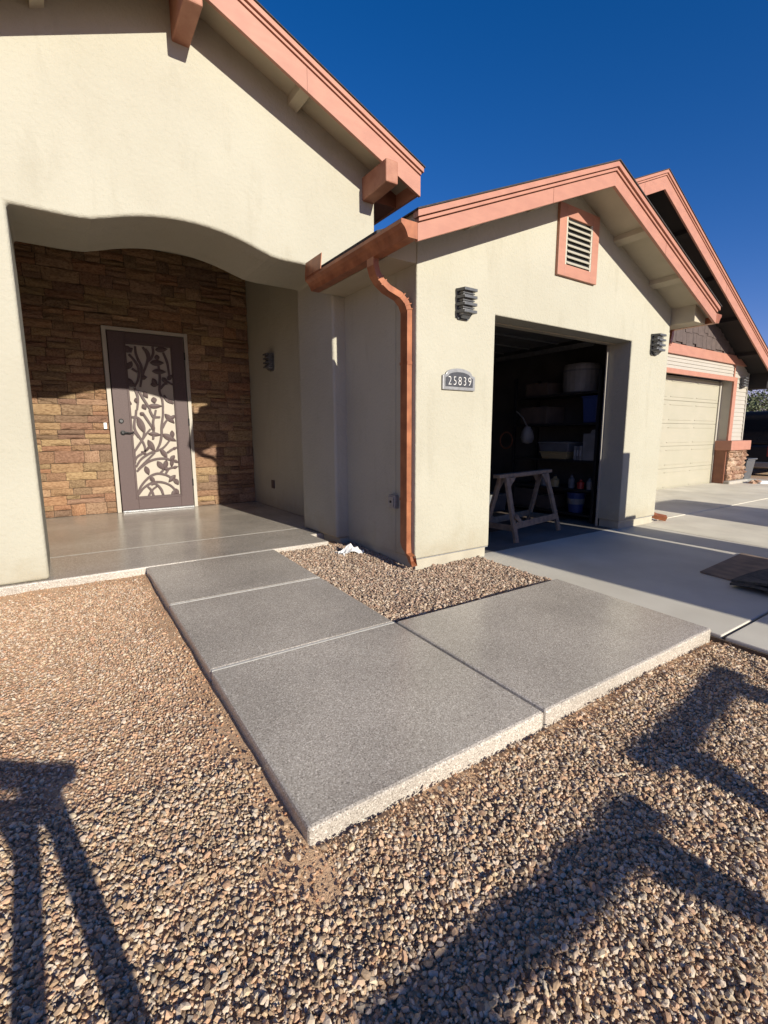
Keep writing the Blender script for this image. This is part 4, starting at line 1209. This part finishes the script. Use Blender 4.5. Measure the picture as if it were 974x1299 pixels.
bk = thing('bucket', 'blue bucket with white band on the lowest garage shelf', 'bucket', (6.24, 4.22, 0.021))
MB().lathe([(0.10, 0), (0.125, 0.26), (0.132, 0.262), (0.132, 0.285), (0.12, 0.285), (0.115, 0.2)], 20, 'z', (6.24, 4.22, 0.021)).build('pail', 'plastic_blue', bk)
MB().lathe([(0.1165, 0.12), (0.122, 0.20)], 20, 'z', (6.24, 4.22, 0.021)).build('band', 'dusty', bk)
MB().tube([(6.24, 4.22 - 0.13, 0.29), (6.14, 4.16, 0.22), (6.11, 4.22, 0.20), (6.14, 4.28, 0.22), (6.24, 4.22 + 0.13, 0.29)], 0.004, 5).build('handle', 'steel', bk)
for i, (y, r, h, m, lb) in enumerate(((3.98, 0.04, 0.16, 'dusty', 'white bottle nearest the doorway on the lower garage shelf'), (4.12, 0.05, 0.13, 'plastic_red', 'red bottle on the lower garage shelf'), (4.27, 0.045, 0.18, 'dusty_grey', 'tall grey bottle on the lower garage shelf'), (4.55, 0.06, 0.15, 'plastic_yellow', 'tan jug on the lower garage shelf'), (4.75, 0.045, 0.2, 'dusty', 'white bottle farthest from the doorway on the lower garage shelf'))):
    bo = thing('bottle', lb, 'bottle', (6.18, y, 0.371), group='bottles on the lower garage shelf')
    MB().lathe([(r, 0), (r, h * 0.7), (r * 0.4, h * 0.88), (r * 0.4, h)], 14, 'z', (6.18, y, 0.371)).build('flask', m, bo)
    MB().lathe([(r * 0.45, h), (r * 0.45, h + 0.02)], 10, 'z', (6.18, y, 0.371)).build('cap', 'black', bo)
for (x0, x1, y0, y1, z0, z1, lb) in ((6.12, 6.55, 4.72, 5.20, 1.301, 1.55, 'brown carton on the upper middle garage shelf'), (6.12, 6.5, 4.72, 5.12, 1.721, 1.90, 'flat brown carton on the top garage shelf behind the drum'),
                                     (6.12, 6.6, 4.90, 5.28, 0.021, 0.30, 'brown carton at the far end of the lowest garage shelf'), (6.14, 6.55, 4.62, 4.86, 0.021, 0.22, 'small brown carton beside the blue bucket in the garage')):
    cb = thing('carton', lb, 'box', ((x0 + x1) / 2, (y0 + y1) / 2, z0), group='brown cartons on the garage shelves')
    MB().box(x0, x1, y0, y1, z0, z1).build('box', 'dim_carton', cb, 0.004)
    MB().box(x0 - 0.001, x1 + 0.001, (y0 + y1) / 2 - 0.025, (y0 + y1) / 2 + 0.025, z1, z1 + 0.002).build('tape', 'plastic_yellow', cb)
lad = thing('step_ladder', 'dim step ladder leaning behind the sawhorse in the garage', 'ladder', (5.75, 6.4, -0.087))
for x in (5.55, 5.98):
    MB().bar((x, 6.3, -0.087), (x, 6.75, 1.75), 0.03, 0.07).build('rail', 'steel', lad)
for k in range(6):
    MB().box(5.565, 5.965, 6.34 + 0.068 * k, 6.42 + 0.068 * k, 0.17 + 0.28 * k, 0.195 + 0.28 * k).build('rung', 'steel', lad)
hs_ = MB()
hs_.tube([(6.05 + 0.0, 5.42 + 0.13 * math.cos(a * 0.5) , 1.05 + 0.13 * math.sin(a * 0.5)) for a in range(0, 26)], 0.012, 6)
tag(hs_.build('coiled_cord', 'rust_dark'), 'coiled brown cord hanging at the far end of the garage shelf', 'cord')
# plastic bag hanging from the front post
bg_ = MB()
rings = []
for (z, a, b2) in ((1.00, 0.02, 0.02), (1.02, 0.09, 0.07), (1.10, 0.12, 0.09), (1.19, 0.10, 0.07), (1.26, 0.05, 0.03)):
    rings.append([(6.03 + (a + rnd.uniform(-0.012, 0.012)) * math.cos(k * math.pi / 6), 4.98 + (b2 + rnd.uniform(-0.012, 0.012)) * math.sin(k * math.pi / 6), z) for k in range(12)])
bg_.add([p for q in rings for p in q], [(i * 12 + k, i * 12 + (k + 1) % 12, (i + 1) * 12 + (k + 1) % 12, (i + 1) * 12 + k) for i in range(4) for k in range(12)] + [tuple(range(12))[::-1]])
bag = thing('carrier_bag', 'pale plastic carrier bag hanging from the garage shelf', 'bag', (6.03, 4.98, 1.0))
bg_.build('sack', 'dusty', bag, smooth=True)
MB().tube([(6.0, 4.96, 1.25), (6.05, 5.1, 1.40), (6.085, 5.26, 1.50)], 0.012, 6).build('strap', 'dusty', bag)

# ================================================================ SMALL THINGS OUTSIDE
# scrap of white wrapping by the foundation
sc = MB()
n = 9
pts = []
for j in range(n):
    for i in range(n):
        u, v = i / (n - 1) - 0.5, j / (n - 1) - 0.5
        r = rnd.uniform(-0.016, 0.022)
        pts.append((2.43 + u * 0.26 + rnd.uniform(-0.012, 0.012), 4.22 + v * 0.15 + rnd.uniform(-0.01, 0.01), -0.050 + 0.075 * max(0, 1 - 2.6 * abs(u + 0.1 * math.sin(v * 9))) * (1 - 1.4 * abs(v)) + r))
sc.add(pts, [(j * n + i, j * n + i + 1, (j + 1) * n + i + 1, (j + 1) * n + i) for j in range(n - 1) for i in range(n - 1)])
o = sc.build('crumpled_wrapper', 'plastic_white')
sd = o.modifiers.new('thick', 'SOLIDIFY'); sd.thickness = 0.002
tag(o, 'crumpled white wrapper on the gravel by the shaded garage wall', 'wrapper')

bd = thing('flat_board', 'stained brown flat board lying on the driveway', 'board', (5.3, 1.85, drv_z(1.85)))
MB().hexa([(4.83, 1.69, drv_z(1.69) + 0.002), (5.95, 1.60, drv_z(1.6) + 0.002), (5.98, 2.02, drv_z(2.02) + 0.002), (4.86, 1.95, drv_z(1.95) + 0.002)],
          [(4.83, 1.69, drv_z(1.69) + 0.016), (5.95, 1.60, drv_z(1.6) + 0.016), (5.98, 2.02, drv_z(2.02) + 0.016), (4.86, 1.95, drv_z(1.95) + 0.016)]).build('sheet', 'cardboard', bd, 0.002)
mt = thing('floor_mat', 'black ridged mat stack lying on the driveway at the frame edge', 'mat', (5.2, 1.42, drv_z(1.4)))
for k in range(2):
    nu, nv = 15, 7
    vs = []
    for lay_ in (0.0, 0.022):
        for j in range(nv):
            for i in range(nu):
                u, v = i / (nu - 1), j / (nv - 1)
                x = 4.60 + 0.05 * k + 1.33 * u + 0.02 * v
                y = 1.26 - 0.10 * u + 0.36 * v + 0.01 * math.sin(5 * u + k)
                lift = 0.035 * max(0, 1 - u / 0.22) ** 2 * (0.4 + 0.6 * math.sin(2.6 * v + 0.6 + k)) + 0.006 * (1 + math.sin(9 * u + 3 * v + 2 * k))
                vs.append((x, y, drv_z(y) + 0.003 + 0.038 * k + lift + lay_ + (0.003 * (i % 2) if lay_ else 0)))
    n1 = nu * nv
    fs = [(j * nu + i, j * nu + i + 1, (j + 1) * nu + i + 1, (j + 1) * nu + i) for j in range(nv - 1) for i in range(nu - 1)]
    fs = fs + [tuple(n1 + q for q in f) for f in fs]
    rim = [i for i in range(nu)] + [j * nu + nu - 1 for j in range(1, nv)] + [(nv - 1) * nu + i for i in range(nu - 2, -1, -1)] + [j * nu for j in range(nv - 2, 0, -1)]
    fs += [(rim[q], rim[(q + 1) % len(rim)], n1 + rim[(q + 1) % len(rim)], n1 + rim[q]) for q in range(len(rim))]
    MB().add(vs, fs).build('mat_layer', 'rubber', mt)
# ---- things beyond the far garage
wb = thing('waste_bin', 'small dark grey bin beyond the stone plinth', 'bin', (14.95, 5.3, -0.1))
MB().hexa([(14.72, 5.12, -0.12), (15.14, 5.12, -0.12), (15.14, 5.48, -0.12), (14.72, 5.48, -0.12)], [(14.66, 5.06, 0.46), (15.2, 5.06, 0.46), (15.2, 5.54, 0.46), (14.66, 5.54, 0.46)]).build('body', 'plastic_dark' if 'plastic_dark' in M else 'lampgrey', wb, 0.02)
MB().box(14.63, 15.23, 5.03, 5.57, 0.461, 0.50).build('lid', 'lampgrey', wb, 0.012)
MB().tube([(14.66, 5.2, 0.40), (14.60, 5.2, 0.41), (14.60, 5.4, 0.41), (14.66, 5.4, 0.40)], 0.012, 6).build('handle', 'black', wb)
jk = thing('scrap_frame', 'white plastic frame and stones dumped beside the far plinth', 'scrap', (14.25, 4.45, -0.12))
MB().bar((14.0, 4.55, -0.06), (14.6, 4.30, -0.06), 0.10, 0.07).bar((14.1, 4.75, -0.04), (14.66, 4.55, -0.06), 0.06, 0.06).bar((14.6, 4.30, -0.05), (14.68, 4.58, -0.05), 0.07, 0.06).build('frame', 'plastic_white', jk, 0.01)
for k in range(5):
    o = bpy.data.objects.new('stone', SM[k].copy())
    o.data.materials[0] = M['pier_stone']
    COL.objects.link(o)
    o.scale = (0.12, 0.12, 0.10)
    o.location = (13.86 + 0.08 * k, 4.62 + 0.05 * (k % 2), -0.06)
    o.rotation_euler = (k, 0.5 * k, k)
    attach(o, jk)

# ---- vehicles
def vehicle(name, label, cat, m, loc, rz, Ln=4.9, Wd=1.92, H=1.86):
    t = thing(name, label, cat, loc, rz, world=False)
    hw = Wd / 2
    lower = [(0.02, 0.32), (0.0, 0.55), (0.03, 1.02), (1.6, 1.05), (3.45, 1.04), (4.1, 1.0), (4.75, 0.88), (Ln - 0.02, 0.6), (Ln, 0.34)]
    b = MB()
    secs = [(-hw + 0.07, 0.98), (-hw, 1.0), (hw, 1.0), (hw - 0.07, 0.98)]
    b.prism(lower, 'y', -hw, hw)
    b.build('body', m, t, 0.09, 4, smooth=False)
    b = MB().hexa([(0.06, -hw + 0.04, 1.0), (3.55, -hw + 0.04, 1.0), (3.55, hw - 0.04, 1.0), (0.06, hw - 0.04, 1.0)], [(0.22, -hw + 0.19, H), (2.75, -hw + 0.19, H), (2.75, hw - 0.19, H), (0.22, hw - 0.19, H)])
    b.build('cabin', m, t, 0.08, 4)
    def lerp(z): return (z - 1.0) / (H - 1.0)
    for s in (-1, 1):
        for (xa, xb) in ((0.45, 1.25), (1.33, 2.1), (2.18, 3.0)):
            q = []
            for (x, z) in ((xa, 1.1), (xb, 1.1), (xb - (0.28 if xb > 2.9 else 0), H - 0.14), (xa + (0.06 if xa < 0.5 else 0), H - 0.14)):
                q.append((x, s * (hw - 0.04 - 0.15 * lerp(z) + 0.004), z))
            q2 = [(x, y - s * 0.02, z) for (x, y, z) in q]
            MB().hexa(q, q2).build('side_window', 'glass', t)
    for (xb, xt, nm) in ((0.06, 0.22, 'rear_window'), (3.55, 2.75, 'windscreen')):
        q = []
        e = -0.006 if nm == 'rear_window' else 0.006
        for (yy, z) in ((-hw + 0.2, 1.12), (hw - 0.2, 1.12), (hw - 0.3, H - 0.12), (-hw + 0.3, H - 0.12)):
            q.append((xb + (xt - xb) * lerp(z) + e, yy, z))
        MB().hexa(q, [(x - 2 * e, y, z - 0.002) for (x, y, z) in q]).build(nm, 'glass', t)
    for x in (0.95, 3.95):
        for s in (-1, 1):
            wv = MB().lathe([(0.22, -0.1), (0.33, -0.11), (0.36, -0.07), (0.36, 0.07), (0.33, 0.11), (0.22, 0.1)], 28, 'y', (x, s * (hw - 0.10), 0.36)).build('wheel', 'tyre', t)
            MB().lathe([(0.215, -0.112), (0.21, 0.0), (0.215, 0.112)], 20, 'y', (x, s * (hw - 0.10), 0.36)).build('rim', 'steel', wv)
    MB().box(-0.07, 0.06, -hw + 0.08, hw - 0.08, 0.36, 0.52).build('rear_bumper', 'steel', t, 0.02)
    MB().box(Ln - 0.06, Ln + 0.06, -hw + 0.08, hw - 0.08, 0.36, 0.54).build('front_bumper', 'steel', t, 0.02)
    for s in (-1, 1):
        MB().box(-0.012, 0.05, s * (hw - 0.12) - 0.07, s * (hw - 0.12) + 0.07, 0.68, 0.98).build('tail_light', 'plastic_red', t, 0.01)
        MB().box(Ln - 0.12, Ln - 0.0, s * (hw - 0.22) - 0.14, s * (hw - 0.22) + 0.14, 0.66, 0.78).build('headlight', 'frost', t, 0.02)
        MB().box(2.85, 2.97, s * (hw + 0.02) - 0.07, s * (hw + 0.02) + 0.07, 1.08, 1.2).build('side_mirror', m, t, 0.03)
    MB().box(-0.012, 0.03, -0.25, 0.25, 0.72, 0.86).build('tailgate_handle', 'black', t, 0.01)
    return t
vehicle('parked_car', 'black car parked beyond the far garage at the right frame edge', 'car', 'carblack', (16.9, 6.15, -0.2), 0, H=1.98)
vehicle('parked_car', 'silver car parked behind the camera on the far driveway', 'car', 'cargrey', (9.15, -0.12, drv_z(-2.8)), -math.pi / 2, Ln=4.9, Wd=1.9, H=1.75)

# enclosed cargo trailer on the driveway, just right of the frame
tr = thing('cargo_trailer', 'white enclosed cargo trailer on the driveway right of the frame', 'trailer', (4.98, -2.0, drv_z(-2.0)))
tx0, tx1, ty0, ty1, tz0, tz1 = 4.44, 6.02, -4.6, 0.84, 0.34, 2.90
MB().box(tx0, tx1, ty0, ty1, tz0, tz1).build('box', 'trailer', tr, 0.05, 3)
for x in (tx0 - 0.004, tx1 - 0.006):
    for k in range(7):
        MB().box(x, x + 0.01, ty0 + 0.35 + k * 0.75, ty0 + 0.38 + k * 0.75, tz0 + 0.1, tz1 - 0.1).build('panel_seam', 'steel', tr)
MB().box(tx0 + 0.1, tx1 - 0.1, ty1, ty1 + 0.03, tz0 + 0.08, tz1 - 0.12).build('ramp_door', 'trailer', tr, 0.02)
for x in (tx0 + 0.25, tx1 - 0.28):
    MB().tube([(x, ty1 + 0.05, tz0 + 0.1), (x, ty1 + 0.05, tz1 - 0.2)], 0.014, 8).build('lock_bar', 'steel', tr)
MB().box(tx0 + 0.02, tx1 - 0.02, ty0 + 0.1, ty1 - 0.02, tz0 - 0.14, tz0 - 0.002).build('chassis', 'black', tr)
MB().bar((4.7, ty0 + 0.2, 0.25), (4.975, ty0 - 1.1, 0.25), 0.08, 0.1).bar((5.45, ty0 + 0.2, 0.25), (4.975, ty0 - 1.1, 0.25), 0.08, 0.1).build('drawbar', 'black', tr)
MB().tube([(4.975, ty0 - 0.9, 0.55), (4.975, ty0 - 0.9, drv_z(-5.5) + 0.03)], 0.035, 10).build('jockey_wheel', 'steel', tr)
for x in (tx0 - 0.10, tx1 + 0.10):
    for y in (-2.5, -1.65):
        wv = MB().lathe([(0.2, -0.1), (0.33, -0.1), (0.35, -0.06), (0.35, 0.06), (0.33, 0.1), (0.2, 0.1)], 24, 'x', (x, y, drv_z(y) + 0.35)).build('wheel', 'tyre', tr)
        MB().lathe([(0.19, -0.102), (0.18, 0.0), (0.19, 0.102)], 16, 'x', (x, y, drv_z(y) + 0.35)).build('rim', 'steel', wv)
    MB().prism([(-3.0, 0.35), (-2.85, 0.62), (-1.3, 0.62), (-1.15, 0.35), (-1.1, 0.35), (-1.27, 0.66), (-2.88, 0.66), (-3.05, 0.35)], 'x', x - 0.12, x + 0.12).build('fender', 'steel', tr)
for x in (tx0 + 0.06, tx1 - 0.12):
    MB().box(x, x + 0.06, ty1 + 0.001, ty1 + 0.03, 0.6, 0.75).build('tail_light', 'plastic_red', tr, 0.008)

# added unseen chest beside it, shaped to cast the low pier shadow
tc_ = thing('tool_chest', 'grey upright job site tool chest beside the trailer right of the frame', 'tool chest', (6.42, 0.55, drv_z(0.55)))
z0 = drv_z(0.5)
MB().box(6.14, 6.36, 0.30, 0.80, z0 + 0.06, 1.76).build('cabinet', 'plastic_grey', tc_, 0.02)
MB().box(6.361, 6.62, 0.30, 0.80, z0 + 0.06, 0.92).build('side_locker', 'plastic_grey', tc_, 0.02)
for x in (6.18, 6.54):
    for y in (0.36, 0.74):
        MB().lathe([(0.03, -0.02), (0.035, 0.0), (0.03, 0.02)], 12, 'x', (x, y, z0 + 0.035)).build('castor', 'black', tc_)
MB().box(6.22, 6.30, 0.801, 0.82, 0.9, 0.93).build('handle', 'steel', tc_)

# ---- trees far beyond
def tree(loc, h, spread, seed, label):
    rs = np.random.RandomState(seed)
    t = thing('mesquite_tree', label, 'tree', loc, group='trees beyond the yard', world=False)
    b = MB()
    tips = []
    b.tube([(0, 0, -0.2), (0.05 * h * rs.randn(), 0.03 * h, h * 0.18), (0.04 * h * rs.randn(), 0.05 * h * rs.randn(), h * 0.38)], [0.05 * h, 0.04 * h, 0.028 * h], 8)
    for k in range(7):
        a = 2 * math.pi * k / 7 + rs.uniform(-.3, .3)
        e = Vector((math.cos(a) * spread * rs.uniform(.45, .8), math.sin(a) * spread * rs.uniform(.45, .8), h * rs.uniform(.55, .9)))
        s0 = Vector((0, 0, h * rs.uniform(.2, .36)))
        md = (s0 + e) / 2 + Vector((0, 0, 0.06 * h))
        b.tube([s0, md, e], [0.022 * h, 0.014 * h, 0.006 * h], 6)
        tips += [e, md + (e - md) * 0.5]
    b.build('trunk', 'bark', t)
    n = 2600
    cs = np.array([tips[i % len(tips)][:] for i in range(n)]) + rs.normal(0, 1, (n, 3)) * np.array([spread * .2, spread * .2, h * .09])
    sz = h * rs.uniform(0.012, 0.028, n)
    u = rs.normal(size=(n, 3)); u /= np.linalg.norm(u, axis=1)[:, None]
    v = np.cross(u, rs.normal(size=(n, 3))); v /= np.linalg.norm(v, axis=1)[:, None]
    V = np.stack([cs - u * sz[:, None], cs + v * sz[:, None] * .6, cs + u * sz[:, None], cs - v * sz[:, None] * .6], 1).reshape(-1, 3)
    me = bpy.data.meshes.new('crown')
    me.from_pydata(V.tolist(), [], [(4 * i, 4 * i + 1, 4 * i + 2, 4 * i + 3) for i in range(n)])
    me.materials.append(M['leafgreen'])
    o = bpy.data.objects.new('crown', me)
    COL.objects.link(o)
    o.parent = t
tree((40, 15.5, -0.3), 4.6, 3.2, 1, 'olive green desert tree just right of the far garage wall')
tree((46, 14.6, -0.3), 4.4, 3.4, 2, 'olive green desert tree at the right frame edge behind the black car')
tree((52, 19.5, -0.3), 5.6, 3.4, 3, 'tall olive green desert tree behind the other two trees')
